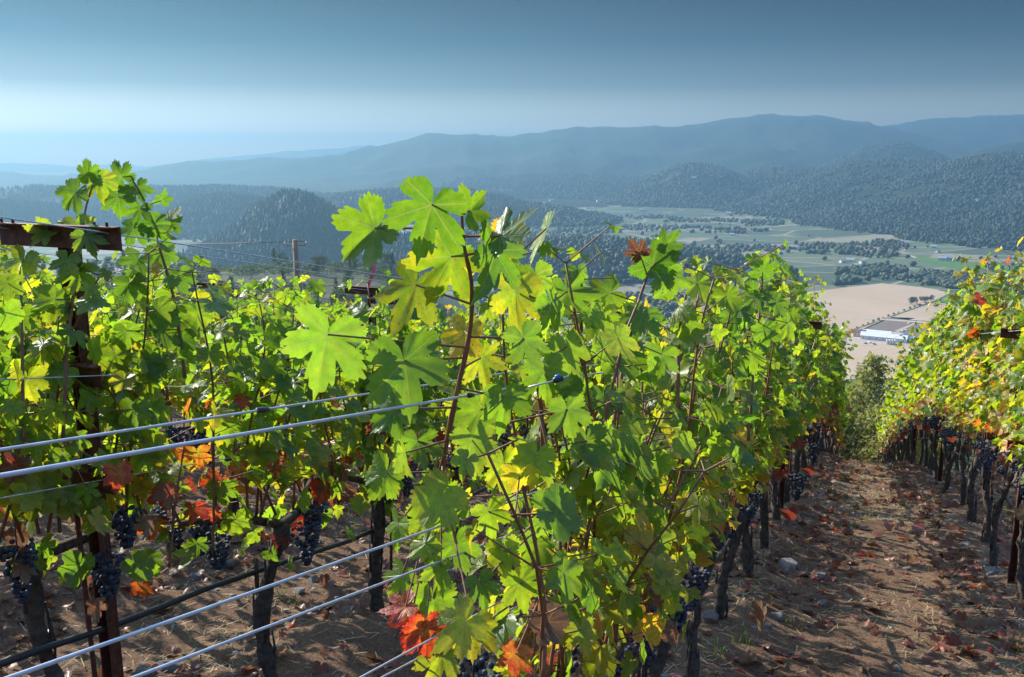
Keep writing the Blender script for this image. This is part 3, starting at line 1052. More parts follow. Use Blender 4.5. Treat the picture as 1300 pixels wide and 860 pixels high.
for ri, (rname, t, s0, s1, canopy, grp) in enumerate(ROWS):
    step = 0.9
    for k, s in enumerate(np.arange(s0, s1, step)):
        s = s + rng.normal(0, 0.05)
        pos = st(s, t + rng.normal(0, 0.03))
        dist = math.hypot(pos[0], pos[1])
        det = 'fine' if dist < 4.6 and ri < 3 else ('mid' if dist < 11.5 else 'far')
        hgt = canopy
        nvar = {('fine', 'short'): 5, ('fine', 'tall'): 4}.get((det, hgt), 5)
        if ri == 0 and k == 0:
            o = make_vine(901, 'fine', low_end=True, top=1.74, n_shoot=19, autumn=0.16, leaf_size=0.056, n_clusters=10)
        elif ri == 1 and k == 2:
            o = make_vine(903, 'fine', top=1.74, n_shoot=15, leaf_size=0.068, red=0.10, n_clusters=5)
        elif ri == 7 and k in (4, 5, 6):
            o = get_vine(('mid', 'gold', k - 4))
        else:
            o = get_vine((det, hgt, int((k * 2 + ri + (k // 5)) % nvar)))
        o.location = pos
        o.rotation_euler = (0, 0, ROW_ROT)
        sc_ = rng.uniform(0.94, 1.06) * {0: 0.95 if k > 2 else 1.0, 7: 1.10, 1: 1.06 if k < 2 else 1.0}.get(ri, 1.0)
        o.scale = (1, rng.uniform(0.95, 1.25) * (1 if ri != 0 or k > 2 else 0.9), sc_)
        if ri == 0 and k == 0:
            lab = "nearest grapevine with large yellow green leaves at the near end of the central row"
        elif ri == 1 and k == 2:
            lab = "grapevine with bright red leaves beside the rusty post behind the silver wires"
        elif ri < 2 or ri == 7:
            lab = f"{ORD[k]} grapevine from the near end of the {rname}" if k < 12 else f"distant grapevine in the far hedge of the {rname}"
        else:
            lab = f"grapevine of which the leafy top shows in the {rname}"
        tag(o, lab, "grapevine", grp)
        VINES[(ri, k)] = o

# ------------------------------------------------------------------ hero shoot: the big leaves nearest the lens
hero = VINES[(0, 0)]
Minv = None


def to_local(o, P):
    c_, s_ = cos(-ROW_ROT), sin(-ROW_ROT)
    q = np.asarray(P, float) - np.array(o.location)
    q = np.stack([q[..., 0] * c_ - q[..., 1] * s_, q[..., 0] * s_ + q[..., 1] * c_, q[..., 2]], -1)
    return q / np.array(o.scale)


def dir_local(o, D):
    c_, s_ = cos(-ROW_ROT), sin(-ROW_ROT)
    D = np.asarray(D, float)
    return np.stack([D[..., 0] * c_ - D[..., 1] * s_, D[..., 0] * s_ + D[..., 1] * c_, D[..., 2]], -1)


# stalk-end px, py, distance, size, tip (right, towards lens, up), face normal (right, towards lens, up), autumn, shade
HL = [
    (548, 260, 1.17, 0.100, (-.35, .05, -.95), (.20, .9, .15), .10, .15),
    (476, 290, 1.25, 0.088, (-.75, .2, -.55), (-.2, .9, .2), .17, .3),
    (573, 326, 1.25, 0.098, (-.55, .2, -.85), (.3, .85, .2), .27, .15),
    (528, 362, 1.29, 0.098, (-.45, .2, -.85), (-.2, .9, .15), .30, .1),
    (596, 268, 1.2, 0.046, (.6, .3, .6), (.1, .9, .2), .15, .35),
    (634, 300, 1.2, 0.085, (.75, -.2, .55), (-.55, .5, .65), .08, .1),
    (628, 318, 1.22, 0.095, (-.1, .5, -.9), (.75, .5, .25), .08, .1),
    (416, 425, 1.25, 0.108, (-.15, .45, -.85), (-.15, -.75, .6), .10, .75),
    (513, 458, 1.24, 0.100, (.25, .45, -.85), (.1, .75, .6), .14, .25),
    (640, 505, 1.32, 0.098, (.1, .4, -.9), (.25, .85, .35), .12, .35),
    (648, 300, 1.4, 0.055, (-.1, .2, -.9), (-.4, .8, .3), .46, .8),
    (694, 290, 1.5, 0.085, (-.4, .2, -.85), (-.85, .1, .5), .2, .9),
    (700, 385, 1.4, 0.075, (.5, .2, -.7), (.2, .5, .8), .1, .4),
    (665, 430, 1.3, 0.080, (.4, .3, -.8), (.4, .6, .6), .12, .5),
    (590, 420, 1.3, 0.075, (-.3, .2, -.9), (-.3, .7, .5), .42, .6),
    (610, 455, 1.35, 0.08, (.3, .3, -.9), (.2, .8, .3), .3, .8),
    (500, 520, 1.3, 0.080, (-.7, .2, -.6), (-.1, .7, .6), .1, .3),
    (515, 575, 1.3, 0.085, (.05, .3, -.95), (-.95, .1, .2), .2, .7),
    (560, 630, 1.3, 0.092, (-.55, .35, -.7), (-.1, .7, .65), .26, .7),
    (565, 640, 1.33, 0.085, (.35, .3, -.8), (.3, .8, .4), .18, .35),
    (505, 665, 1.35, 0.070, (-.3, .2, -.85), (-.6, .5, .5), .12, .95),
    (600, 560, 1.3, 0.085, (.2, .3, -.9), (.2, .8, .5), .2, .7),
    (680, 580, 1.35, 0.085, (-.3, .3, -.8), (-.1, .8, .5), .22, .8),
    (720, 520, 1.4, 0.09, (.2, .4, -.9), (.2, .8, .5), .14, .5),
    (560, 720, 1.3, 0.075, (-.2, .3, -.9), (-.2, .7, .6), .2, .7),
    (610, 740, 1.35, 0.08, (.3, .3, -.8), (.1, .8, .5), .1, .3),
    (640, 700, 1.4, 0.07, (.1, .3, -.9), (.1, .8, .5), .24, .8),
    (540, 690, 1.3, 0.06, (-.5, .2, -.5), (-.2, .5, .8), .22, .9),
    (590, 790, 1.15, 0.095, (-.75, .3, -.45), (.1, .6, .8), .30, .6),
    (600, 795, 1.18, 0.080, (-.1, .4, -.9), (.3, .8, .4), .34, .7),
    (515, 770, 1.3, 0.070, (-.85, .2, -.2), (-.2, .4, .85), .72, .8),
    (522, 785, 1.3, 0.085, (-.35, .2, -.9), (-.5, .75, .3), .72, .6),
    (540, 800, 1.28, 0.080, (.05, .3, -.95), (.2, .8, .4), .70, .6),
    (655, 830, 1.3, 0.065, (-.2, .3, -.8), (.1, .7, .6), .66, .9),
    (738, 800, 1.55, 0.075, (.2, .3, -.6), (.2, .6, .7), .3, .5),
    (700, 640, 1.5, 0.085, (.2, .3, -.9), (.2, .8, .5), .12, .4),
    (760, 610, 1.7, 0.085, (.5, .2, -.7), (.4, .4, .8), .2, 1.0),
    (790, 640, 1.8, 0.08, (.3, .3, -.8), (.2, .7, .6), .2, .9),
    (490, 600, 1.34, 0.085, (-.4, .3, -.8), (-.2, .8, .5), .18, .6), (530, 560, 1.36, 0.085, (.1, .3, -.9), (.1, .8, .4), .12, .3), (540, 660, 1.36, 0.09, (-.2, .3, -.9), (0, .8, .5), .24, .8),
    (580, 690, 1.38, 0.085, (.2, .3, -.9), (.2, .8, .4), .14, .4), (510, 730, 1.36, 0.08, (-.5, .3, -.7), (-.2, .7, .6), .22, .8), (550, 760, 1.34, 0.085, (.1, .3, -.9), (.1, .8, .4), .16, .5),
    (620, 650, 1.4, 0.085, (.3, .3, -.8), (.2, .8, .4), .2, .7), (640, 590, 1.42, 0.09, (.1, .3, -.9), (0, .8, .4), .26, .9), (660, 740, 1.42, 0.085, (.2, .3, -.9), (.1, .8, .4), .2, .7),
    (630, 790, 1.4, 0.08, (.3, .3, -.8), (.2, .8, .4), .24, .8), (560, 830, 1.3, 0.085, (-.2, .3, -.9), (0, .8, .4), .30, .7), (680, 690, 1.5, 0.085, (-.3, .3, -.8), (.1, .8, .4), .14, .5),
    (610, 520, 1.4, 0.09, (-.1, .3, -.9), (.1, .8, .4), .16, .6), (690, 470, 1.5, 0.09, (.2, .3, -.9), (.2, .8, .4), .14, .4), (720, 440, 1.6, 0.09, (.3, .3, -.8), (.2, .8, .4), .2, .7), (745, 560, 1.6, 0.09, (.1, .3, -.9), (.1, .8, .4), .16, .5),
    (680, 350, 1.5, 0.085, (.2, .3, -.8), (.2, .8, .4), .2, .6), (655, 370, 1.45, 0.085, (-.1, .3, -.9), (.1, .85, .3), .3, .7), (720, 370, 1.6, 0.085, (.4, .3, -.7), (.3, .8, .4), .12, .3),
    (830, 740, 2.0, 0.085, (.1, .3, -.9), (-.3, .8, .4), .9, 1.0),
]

def hand_leaves(vine, HL, shoots, seed, reach=0.28, cane_r=0.0048, nearer=1.0):
    """adds hand placed shoots and leaves to a vine"""
    r_ = np.random.default_rng(seed)
    Dm = lambda L: np.array([(a_, -b_, c_) for a_, b_, c_ in L], float)   # towards the lens is -Y
    Q = np.array([at(x, y, d * nearer) for x, y, d, *_ in HL])
    tips = dir_local(vine, Dm([h[4] for h in HL])); nrms = dir_local(vine, Dm([h[5] for h in HL]))
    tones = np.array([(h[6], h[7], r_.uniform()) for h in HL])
    mb = MB()
    add_leaves(mb, to_local(vine, Q), np.array([h[3] * (0.80 if h[2] > 1.75 else 0.62 if h[1] > 500 else 0.70 if h[1] > 375 and h[0] > 540 else 0.88) for h in HL]), tips, nrms, tones, 'hero', r_)
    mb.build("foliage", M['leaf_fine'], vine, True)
    SH = [np.array([at(p_[0], p_[1], p_[2] * nearer) for p_ in s_]) for s_ in shoots]
    for s_ in SH:
        L_ = to_local(vine, s_)
        u_ = np.linspace(0, len(L_) - 1, 24)
        L_ = np.stack([np.interp(u_, np.arange(len(L_)), L_[:, q]) for q in range(3)], -1)
        for _ in range(2):
            L_[1:-1] = (L_[:-2] + L_[1:-1] * 2 + L_[2:]) / 4
        cm = MB(); cm.tube(L_, np.linspace(cane_r, cane_r * .5, 24) * (1 + 0.25 * (np.arange(24) % 4 == 0)), 6)
        cm.build("cane", M['cane'], vine, True)
    allp = np.concatenate([np.stack([np.interp(np.linspace(0, len(s_) - 1, 40), np.arange(len(s_)), s_[:, q]) for q in range(3)], -1) for s_ in SH])
    SA, SB = [], []
    for q in Q:
        dd = np.linalg.norm(allp - q, axis=1)
        if dd.min() < reach:
            SA.append(allp[dd.argmin()]); SB.append(q)
    cm = MB(); add_stalks(cm, to_local(vine, np.array(SA)), to_local(vine, np.array(SB)), 0.0019, 5)
    tag(cm.build("leaf_stalks", M['cane'], vine, True), kind='stuff')


hand_leaves(hero, HL, [
    [(560, 600, 1.38), (575, 520, 1.34), (598, 420, 1.28), (600, 360, 1.24), (588, 310, 1.22), (586, 268, 1.21)],
    [(690, 600, 1.6), (688, 520, 1.55), (668, 420, 1.5), (650, 330, 1.45)],
    [(690, 860, 1.5), (693, 780, 1.5), (680, 690, 1.48), (660, 600, 1.45), (640, 520, 1.4)],
    [(740, 720, 1.8), (770, 520, 1.8), (795, 420, 1.8), (812, 380, 1.82)],
], 31)
up = (0, .8, .4)
hand_leaves(VINES[(0, 1)], [
    (828, 338, 2.0, 0.085, (.1, .1, .9), (.1, .95, .1), .10, .0), (812, 322, 1.98, .06, (-.5, .1, .7), (0, .95, .1), .90, .0), (845, 312, 2.0, .06, (.5, .1, .6), (0, .95, .1), .12, .0), (775, 372, 2.0, .075, (-.8, .2, -.3), (.3, .9, .3), .24, .0),
    (850, 350, 2.0, .075, (.2, .3, -.8), (.3, .8, .4), .12, .4), (885, 360, 2.1, .08, (.3, .3, -.5), (.2, .8, .4), .18, .6), (815, 400, 1.95, .08, (-.3, .3, -.8), (0, .8, .4), .1, .3),
    (760, 400, 1.9, .085, (-.4, .3, -.8), (0, .8, .4), .2, .6), (735, 345, 1.9, .06, (.2, .3, -.8), (.4, .8, .2), .08, .3), (740, 390, 1.9, .085, (.2, .3, -.8), (.2, .8, .4), .16, .5),
    (870, 410, 2.1, .08, (.2, .3, -.9), (.3, .7, .5), .2, .7), (790, 450, 1.9, .085, (.2, .3, -.9), (-.1, .8, .4), .14, .4), (840, 450, 2.0, .085, (-.2, .3, -.9), (.1, .8, .4), .1, .6),
], [[(770, 600, 1.9), (790, 470, 1.95), (808, 390, 2.0), (822, 350, 2.0)], [(860, 520, 2.1), (862, 420, 2.1), (872, 370, 2.1)], [(730, 520, 1.9), (738, 420, 1.9), (737, 350, 1.9)]], 32)
hand_leaves(VINES[(0, 2)], [
    (968, 345, 2.9, .085, (.1, .2, .8), (.1, .9, .2), .12, .1), (960, 375, 2.9, .09, (-.5, .3, -.6), (0, .8, .4), .1, .2), (985, 385, 2.9, .085, (.5, .3, -.6), (.3, .8, .3), .1, .2),
    (940, 395, 2.85, .09, (-.4, .3, -.7), (-.2, .8, .4), .08, .1), (970, 420, 2.85, .09, (.1, .3, -.9), (.1, .8, .4), .12, .3), (1000, 410, 2.9, .08, (.5, .3, -.7), (.3, .7, .4), .2, .5),
    (925, 430, 2.8, .09, (-.2, .3, -.9), (.1, .8, .4), .12, .3), (955, 450, 2.8, .09, (.1, .3, -.9), (.1, .8, .4), .16, .5),
], [[(950, 560, 2.8), (958, 450, 2.85), (966, 380, 2.9), (968, 350, 2.9)]], 33)
hand_leaves(VINES[(1, 1)], [
    (96, 245, 2.75, .085, (-.6, .2, -.6), (-.1, .85, .4), .14, .2), (125, 228, 2.75, .085, (.3, .2, -.8), (.2, .8, .4), .26, .3), (112, 222, 2.75, .06, (0, .1, .9), (0, .9, .2), .08, .1),
    (95, 285, 2.7, .10, (.1, .3, -.9), (0, .8, .5), .27, .4), (60, 295, 2.7, .075, (-.6, .3, -.6), (0, .8, .4), .25, .6), (150, 250, 2.8, .075, (.2, .3, -.8), (.2, .8, .3), .08, .1),
    (155, 225, 2.85, .075, (-.3, .2, .6), (0, .9, .2), .10, .2), (175, 238, 2.85, .07, (.3, .2, -.6), (0, .9, .2), .07, .1), (178, 265, 2.85, .08, (-.2, .2, -.8), (0, .9, .2), .06, .1), (205, 255, 2.9, .06, (.4, .2, .7), (.6, .7, .1), .06, .1),
    (195, 285, 2.85, .08, (.5, .2, -.5), (.2, .85, .3), .08, .2), (170, 290, 2.85, .08, (-.3, .3, -.8), (.1, .85, .3), .05, .1), (215, 280, 2.9, .075, (.5, .2, .1), (.2, .85, .3), .12, .3), (205, 320, 2.9, .085, (.3, .3, -.8), (.2, .8, .4), .07, .2),
    (175, 330, 2.85, .085, (-.4, .3, -.8), (0, .8, .4), .08, .2), (228, 350, 2.95, .085, (.3, .3, -.8), (.2, .8, .4), .08, .2), (100, 345, 2.65, .10, (-.1, .3, -.9), (0, .8, .4), .2, .5), (70, 380, 2.65, .095, (-.3, .3, -.9), (0, .8, .4), .22, .5),
    (60, 440, 2.6, .09, (-.1, .3, -.9), (0, .8, .4), .3, .6), (30, 330, 2.7, .085, (-.3, .3, -.9), (0, .8, .4), .25, .7), (25, 400, 2.6, .09, (-.1, .3, -.9), (0, .8, .4), .2, .6),
    (10, 360, 2.6, .09, (.1, .3, -.9), (0, .8, .4), .2, .6), (35, 480, 2.55, .09, (.1, .3, -.9), (0, .8, .4), .3, .8), (20, 540, 2.5, .085, (.1, .3, -.9), (0, .8, .4), .2, .4),
    (110, 300, 2.6, .09, (.3, .3, -.8), (.1, .8, .4), .2, .4), (85, 330, 2.6, .09, (-.3, .3, -.9), (-.1, .8, .4), .26, .5), 
    (70, 520, 2.5, .085, (-.2, .3, -.9), (0, .8, .4), .26, .6),
    (45, 560, 2.5, .08, (.1, .3, -.9), (0, .8, .4), .22, .5), (80, 580, 2.5, .08, (.1, .3, -.9), (0, .8, .4), .2, .5), (165, 360, 2.8, .085, (.1, .3, -.9), (0, .8, .4), .1, .2), (160, 420, 2.8, .085, (.1, .3, -.9), (.2, .8, .4), .14, .3),
    (205, 400, 2.85, .085, (.1, .3, -.9), (0, .8, .4), .08, .2), (190, 460, 2.8, .085, (.1, .3, -.9), (.2, .8, .4), .12, .3), (230, 430, 2.9, .085, (.1, .3, -.9), (.1, .8, .4), .1, .2), (170, 520, 2.75, .085, (.1, .3, -.9), (0, .8, .4), .18, .3),
    (150, 600, 2.6, .07, (.2, .3, -.9), (.3, .8, .2), .68, .3), (110, 620, 2.6, .06, (.1, .3, -.9), (0, .8, .4), .1, .4), (20, 590, 2.5, .07, (-.2, .3, -.9), (0, .8, .4), .85, .4),
], [[(80, 560, 2.6), (85, 440, 2.62), (98, 330, 2.68), (108, 265, 2.75), (120, 228, 2.76)], [(235, 480, 2.9), (222, 380, 2.9), (198, 300, 2.88), (180, 250, 2.85), (165, 222, 2.85)], [(30, 560, 2.5), (28, 430, 2.55), (25, 340, 2.65)]], 34, 0.4, nearer=0.93)
hand_leaves(VINES[(1, 2)], [
    (205, 625, 2.9, .085, (.2, .3, -.9), (.2, .8, .3), .73, .9), (245, 645, 2.9, .085, (.1, .3, -.9), (-.2, .8, .3), .72, .7), (195, 665, 2.9, .085, (-.1, .3, -.9), (.2, .8, .3), .64, .5), (225, 570, 2.95, .06, (.2, .3, -.8), (.2, .8, .3), .62, .9),
    (250, 575, 2.95, .075, (.1, .3, -.9), (.2, .8, .4), .55, .2), (165, 600, 2.85, .07, (-.4, .3, -.8), (.2, .8, .3), .68, .2), (270, 650, 3.0, .06, (.2, .3, -.9), (.4, .8, .2), .70, .8),
    (190, 560, 2.9, .085, (-.2, .3, -.9), (0, .8, .4), .25, .5), (280, 620, 3.0, .09, (.1, .3, -.9), (0, .8, .4), .12, .4), (300, 660, 3.0, .085, (.1, .3, -.9), (0, .8, .4), .2, .6), (250, 690, 2.95, .07, (.1, .3, -.9), (0, .8, .4), .14, .5), (180, 745, 2.8, .06, (.1, .3, -.9), (0, .8, .4), .66, .5),
], [[(215, 720, 2.9), (222, 640, 2.92), (235, 560, 2.95)], [(270, 700, 3.0), (272, 620, 3.0), (268, 560, 3.0)]], 35, 0.3)

# ------------------------------------------------------------------ posts with cross arms
def make_post(hgt=1.775):
    root = empty("trellis_post")
    mb = MB()
    mb.box((0.022, 0, hgt / 2 - 0.2), (0.006, 0.044, hgt + 0.4))
    mb.box((0, 0.0205, hgt / 2 - 0.2), (0.034, 0.005, hgt + 0.4))
    mb.box((0, -0.0205, hgt / 2 - 0.2), (0.034, 0.005, hgt + 0.4))
    part("stake", mb, M['rust'], root)
    for z_, w_ in ((hgt - 0.03, 0.46), (1.345, 0.22), (1.02, 0.24)):
        a_ = MB(); pins = []
        a_.box((-0.030, 0, z_), (0.005, w_, 0.062))
        a_.box((-0.043, 0, z_ + 0.033), (0.030, w_, 0.004))
        for sg in (-1, 1):
            for e_ in (0.03, 0.075):
                pins.append(MB()); pins[-1].tube([(-0.045, sg * (w_ / 2 - e_), z_ + 0.035), (-0.045, sg * (w_ / 2 - e_), z_ + 0.047)], 0.004, 6)
        arm = part("cross_arm", a_, M['rust'], root)
        for p_ in pins:
            part("wire_pin", p_, M['rust'], arm)
    return root


post0 = make_post()
first = True
POSTS = [
    (1, 1.88, "rusty steel trellis post with three cross arms beside the red leaves"),
    (1, 7.6, "rusty cross arm post half buried in leaves of the first row behind the central vines"),
    (2, 6.15, "trellis post with a pink ribbon behind the big hero leaves"),
    (4, 8.0, "trellis post whose short cross arm shows above leaves left of the utility pole"),
    (3, 9.4, "trellis post hidden among leaves of the third row behind the central vines"),
    (0, 7.6, "trellis post inside the leaves of the central row"),
    (0, 13.2, "trellis post deep in the far central row"),
    (7, 6.25, "dark trellis post standing nearest beside the right edge of the aisle"),
    (7, 11.8, "second dark trellis post from the near end of the right aisle row"),
    (7, 17.4, "third dark trellis post from the near end of the right aisle row"),
    (1, 13.2, "far trellis post in the first row behind the central vines"),
    (5, 10.5, "trellis post in the fifth row behind the central vines"),
]
for ri, s, lab in POSTS:
    o = post0 if first else copy_tree(post0)
    first = False
    o.location = st(s, ROWS[ri][1])
    o.rotation_euler = (0, 0, ROW_ROT)
    tag(o, lab, "trellis post", "steel trellis posts along the vine rows")

# thin training stakes beside trunks of the nearer vines
stk = None
for (ri, k), v_ in VINES.items():
    if ri in (0, 1, 7) and 1 <= k < 22 and (k % 2 == 1):
        if stk is None:
            mb = MB(); mb.tube([(0, 0, -0.15), (0.01, 0, 0.5), (0.0, 0, 1.15)], 0.0075, 6)
            stk = mb.build("training_stake", M['rust']); o = stk
        else:
            o = stk.copy(); col.objects.link(o)
        p_ = S2 * (rng.uniform(0.07, 0.12)) + T2 * rng.normal(0, 0.02)
        o.location = (v_.location[0] + p_[0], v_.location[1] + p_[1], v_.location[2] - 0.03)
        o.rotation_euler = (rng.normal(0, 0.03), rng.normal(0, 0.03), rng.uniform(0, 6))
        w_ = f"{ORD[k]}" if k < 12 else "a far"
        tag(o, f"thin stake at the {w_} vine of the {ROWS[ri][0]}" if k < 12 else f"thin dark stake beside a distant trunk of the {ROWS[ri][0]}", "stake", "thin stakes beside the vine trunks")


# ------------------------------------------------------------------ wires and drip hoses
WIRES = []


def wire(t, h, s0, s1, r, lab, mat='wire', name="trellis_wire", sag=0.012, grp="steel trellis wires", cat="wire", wob=0.0, h1=0.0):
    ss = np.arange(s0, s1 + 0.01, 0.23)
    p2 = S2[None] * ss[:, None] + T2[None] * t
    z = terrain(p2[:, 0], p2[:, 1]) + h + h1 * np.clip(1.2 - ss, -0.8, 1.5) - sag * np.abs(np.sin(np.maximum(ss - 2, 0) * pi / 5.6)) + wob * np.sin(ss * 7.3) * np.sin(ss * 2.1 + h)
    p2 = p2 + T2[None] * (wob * np.sin(ss * 5.1 + t))[:, None]
    mb = MB(); mb.tube(np.c_[p2, z], r, 8)
    o = mb.build(name, M[mat], None, True)
    WIRES.append(dict(o=o, t=t, h=h, h1=h1))
    return tag(o, lab, cat, grp)


wire(T_HERO, 1.476, -2.5, 33, 0.0020, "silver wire running from lower left into the big leaves of the central row", h1=-0.018)
wire(T_HERO - 0.20, 1.455, -2.5, 33, 0.0018, "upper of the two silver wires crossing in front of the rusty post", h1=-0.028)
wire(T_HERO, 1.280, -2.5, 33, 0.0018, "silver wire just below the black drip hose at lower left", h1=0.038)
wire(T_HERO, 1.222, -2.5, 33, 0.0017, "lower silver wire crossing in front of the bare vine trunk into the central leaves", h1=0.065)
wire(T_HERO + .02, 1.12, -2.5, 33, 0.0014, "thin silver wire passing behind the red leaves of the nearest vine", h1=0.07)
wire(T_HERO - .02, 1.067, -2.5, 33, 0.0014, "lowest thin silver wire below the red leaves of the nearest vine", h1=0.093)
wire(T_HERO, 0.56, 1.35, 5.2, 0.010, "black drip hose running along the foot of the central row", 'hose', "drip_hose", 0.02, "black drip hoses", "hose", 0.006)
T1 = T_HERO - SP
wire(T1, 0.525, -2.5, 33, 0.011, "black drip hose crossing the lower left in front of the rusty post", 'hose', "drip_hose", 0.03, "black drip hoses", "hose", 0.006)
for sg, tx in ((-1, "far"), (1, "near")):
    wire(T1 + sg * 0.19, 1.755, -2.5, 33, 0.0018, f"wire on the {tx} end of the rusty post's top cross arm")
    wire(T1 + sg * 0.11, 1.345, -2.5, 33, 0.0016, f"wire on the {tx} end of the rusty post's middle cross arm")
    wire(T1 + sg * 0.10, 1.03, -2.5, 33, 0.0016, f"wire on the {tx} end of the rusty post's lowest cross arm")
for ri, nm in ((2, "second"), (3, "third"), (4, "fourth"), (5, "fifth")):
    wire(ROWS[ri][1], 1.755, 0, 30, 0.0018, f"top wire over the {nm} row behind the central vines")
for sg, tx in ((-1, "aisle"), (1, "outer")):
    wire(T_HERO + SP + sg * 0.19, 1.76, 3, 33, 0.0018, f"top wire on the {tx} side of the row right of the aisle")
wire(T_HERO + SP, 0.58, 3, 33, 0.010, "black drip hose along the trunks right of the aisle", 'hose', "drip_hose", 0.02, "black drip hoses", "hose", 0.005)

for wo, ss_ in ((WIRES[0], (1.19, 1.46, 2.0)), (WIRES[3], (1.25, 1.8)), (WIRES[1], (0.95, 1.6))):
    tt_, hh_ = wo["t"], wo["h"]
    for q_ in ss_:
        P_ = st(q_, tt_, hh_ + wo["h1"] * (1.2 - q_))
        mb = MB(); mb.tube([P_ + np.array([*(-S2 * 0.012), 0.003]), P_, P_ + np.array([*(S2 * 0.012), -0.003])], [0.0032, 0.0045, 0.0032], 8)
        part("clip", mb, M['hose'], wo["o"], True)

# short end of wire with a blue plastic tensioner among the central leaves
root = empty("wire_tensioner", at(708, 482, 1.42))
mb = MB(); mb.tube([(-0.075, -0.03, -0.012), (-0.02, -0.01, -0.004), (0.03, 0.02, 0.004)], 0.0024, 8)
part("wire_end", mb, M['wire'], root, True)
mb = MB(); mb.tube([(-0.012, -0.006, -0.002), (-0.004, -0.002, 0), (0.012, 0.006, 0.002)], [0.006, 0.009, 0.0075], 10)
part("barrel", mb, M['hose'], root, True)
mb = MB(); mb.tube([(-0.006, -0.004, 0.006), (0.004, 0.0, 0.010)], 0.006, 8)
part("cap", mb, M['plastic_blue'], root, True)
root.scale = (0.62,) * 3
tag(root, "small blue plastic wire tensioner among the leaves of the nearest vine", "tensioner")

# ribbon on a post
rp = st(6.15, ROWS[2][1], 1.78)
mb = MB()
u_ = np.linspace(0, 1, 12)
c_ = np.c_[0.03 * np.sin(u_ * 5), 0.01 * np.cos(u_ * 7), 0.30 * (1 - u_) - 0.05]
V = np.concatenate([c_ + np.array([-0.012, 0, 0]), c_ + np.array([0.012, 0.004, 0])])
mb.add(V, np.array([[q, q + 1, q + 13, q + 12] for q in range(11)]))
tag(mb.build("marker_ribbon", M['ribbon'], loc=rp), "pink marker ribbon tied to a post behind the big leaves", "ribbon")

# ------------------------------------------------------------------ litter on the ground
def scatter(n, smin, smax, tmin, tmax, r_):
    s = smin + (smax - smin) * r_.uniform(0, 1, n) ** 1.25
    t = r_.uniform(tmin, tmax, n)
    return s, t


r_ = np.random.default_rng(55)
s, t = scatter(30000, 1.0, 30, -5.0, 2.6, r_)
ph = (t - T_HERO) / SP
dd = np.abs(ph - np.round(ph)) * SP
keep = r_.uniform(0, 1, len(s)) < (0.20 + 0.8 * np.exp(-((dd - 0.25) / 0.22) ** 2)) * (0.35 + 1.1 * sm(fbm(s * 1.3, t * 1.3, 4), 0.4, 0.62))
s, t = s[keep], t[keep]
x, y = s * S2[0] + t * T2[0], s * S2[1] + t * T2[1]
z = ground(x, y) + r_.uniform(0.005, 0.022, len(x))
nrm = np.c_[r_.normal(0, 0.45, len(x)), r_.normal(0, 0.45, len(x)) + 0.1, np.ones(len(x))]
aa = r_.uniform(0, 6.28, len(x))
tip = np.c_[np.cos(aa), np.sin(aa), r_.normal(0, 0.3, len(x))]
tone = np.c_[np.where(r_.uniform(0, 1, len(x)) < 0.015, r_.uniform(0.68, .76, len(x)), r_.uniform(0.84, 1.0, len(x))), r_.uniform(0, 1, len(x)), r_.uniform(0, 1, len(x))]
mb = MB()
nr = s < 7
add_leaves(mb, np.c_[x, y, z][nr], r_.uniform(0.022, 0.06, nr.sum()), tip[nr], nrm[nr], tone[nr], 'mid', r_)
add_leaves(mb, np.c_[x, y, z][~nr], r_.uniform(0.03, 0.07, (~nr).sum()), tip[~nr], nrm[~nr], tone[~nr], 'far', r_)
tag(mb.build("fallen_leaves", M['leaf_far'], smooth=True), kind='stuff')

s, t = scatter(60000, 0.8, 18, -5.0, 2.4, r_)
keep = r_.uniform(0, 1, len(s)) < (0.25 + 0.9 * sm(fbm(s * 0.8, t * 0.8, 14), 0.42, 0.6))
s, t = s[keep], t[keep]
x, y = s * S2[0] + t * T2[0], s * S2[1] + t * T2[1]
z = ground(x, y) + 0.006
n = len(x)
aa = r_.uniform(0, 6.28, n); L = r_.uniform(0.006, 0.05, n) ** 1.0; w = r_.uniform(0.0008, 0.0017, n) * (1 + s / 6)
d_ = np.c_[np.cos(aa), np.sin(aa), r_.normal(0, 0.14, n)] * L[:, None]
sd = np.c_[-np.sin(aa), np.cos(aa), np.zeros(n)] * w[:, None]
c_ = np.c_[x, y, z]
V = np.stack([c_ - d_ - sd, c_ - d_ + sd, c_ + d_ + sd, c_ + d_ - sd], 1).reshape(-1, 3)
mb = MB(); mb.add(V, np.arange(4 * n).reshape(-1, 4), np.repeat(np.c_[r_.uniform(0, 1, (n, 1)), np.zeros((n, 2))], 4, 0))
tag(mb.build("dry_straw", M['straw']), kind='stuff')

# small green weeds in tufts
mb = MB()
for q in range(150):
    s_, t_ = 1.5 + 16 * r_.uniform() ** 1.2, r_.uniform(-4.5, 1.6)
    p_ = S2 * s_ + T2 * t_
    z_ = float(ground(np.array([p_[0]]), np.array([p_[1]]))[0])
    for b in range(r_.integers(5, 16)):
        a_ = r_.uniform(0, 6.28); l_ = r_.uniform(0.03, 0.10)
        b0 = np.array([p_[0] + r_.normal(0, 0.035), p_[1] + r_.normal(0, 0.035), z_ - 0.01])
        dx = np.array([cos(a_), sin(a_), 0]); sx_ = np.array([-sin(a_), cos(a_), 0]) * 0.003
        V = np.array([b0 - sx_, b0 + sx_, b0 + dx * l_ * .3 + sx_ * .8 + (0, 0, l_ * .8), b0 + dx * l_ * .3 - sx_ * .8 + (0, 0, l_ * .8), b0 + dx * l_ * .8 + (0, 0, l_)])
        mb.add(V, [np.array([[0, 1, 2, 3]]), np.array([[3, 2, 4]])], np.tile([r_.uniform(), 0, 0], (5, 1)))
tag(mb.build("weeds", M['weed']), kind='stuff')

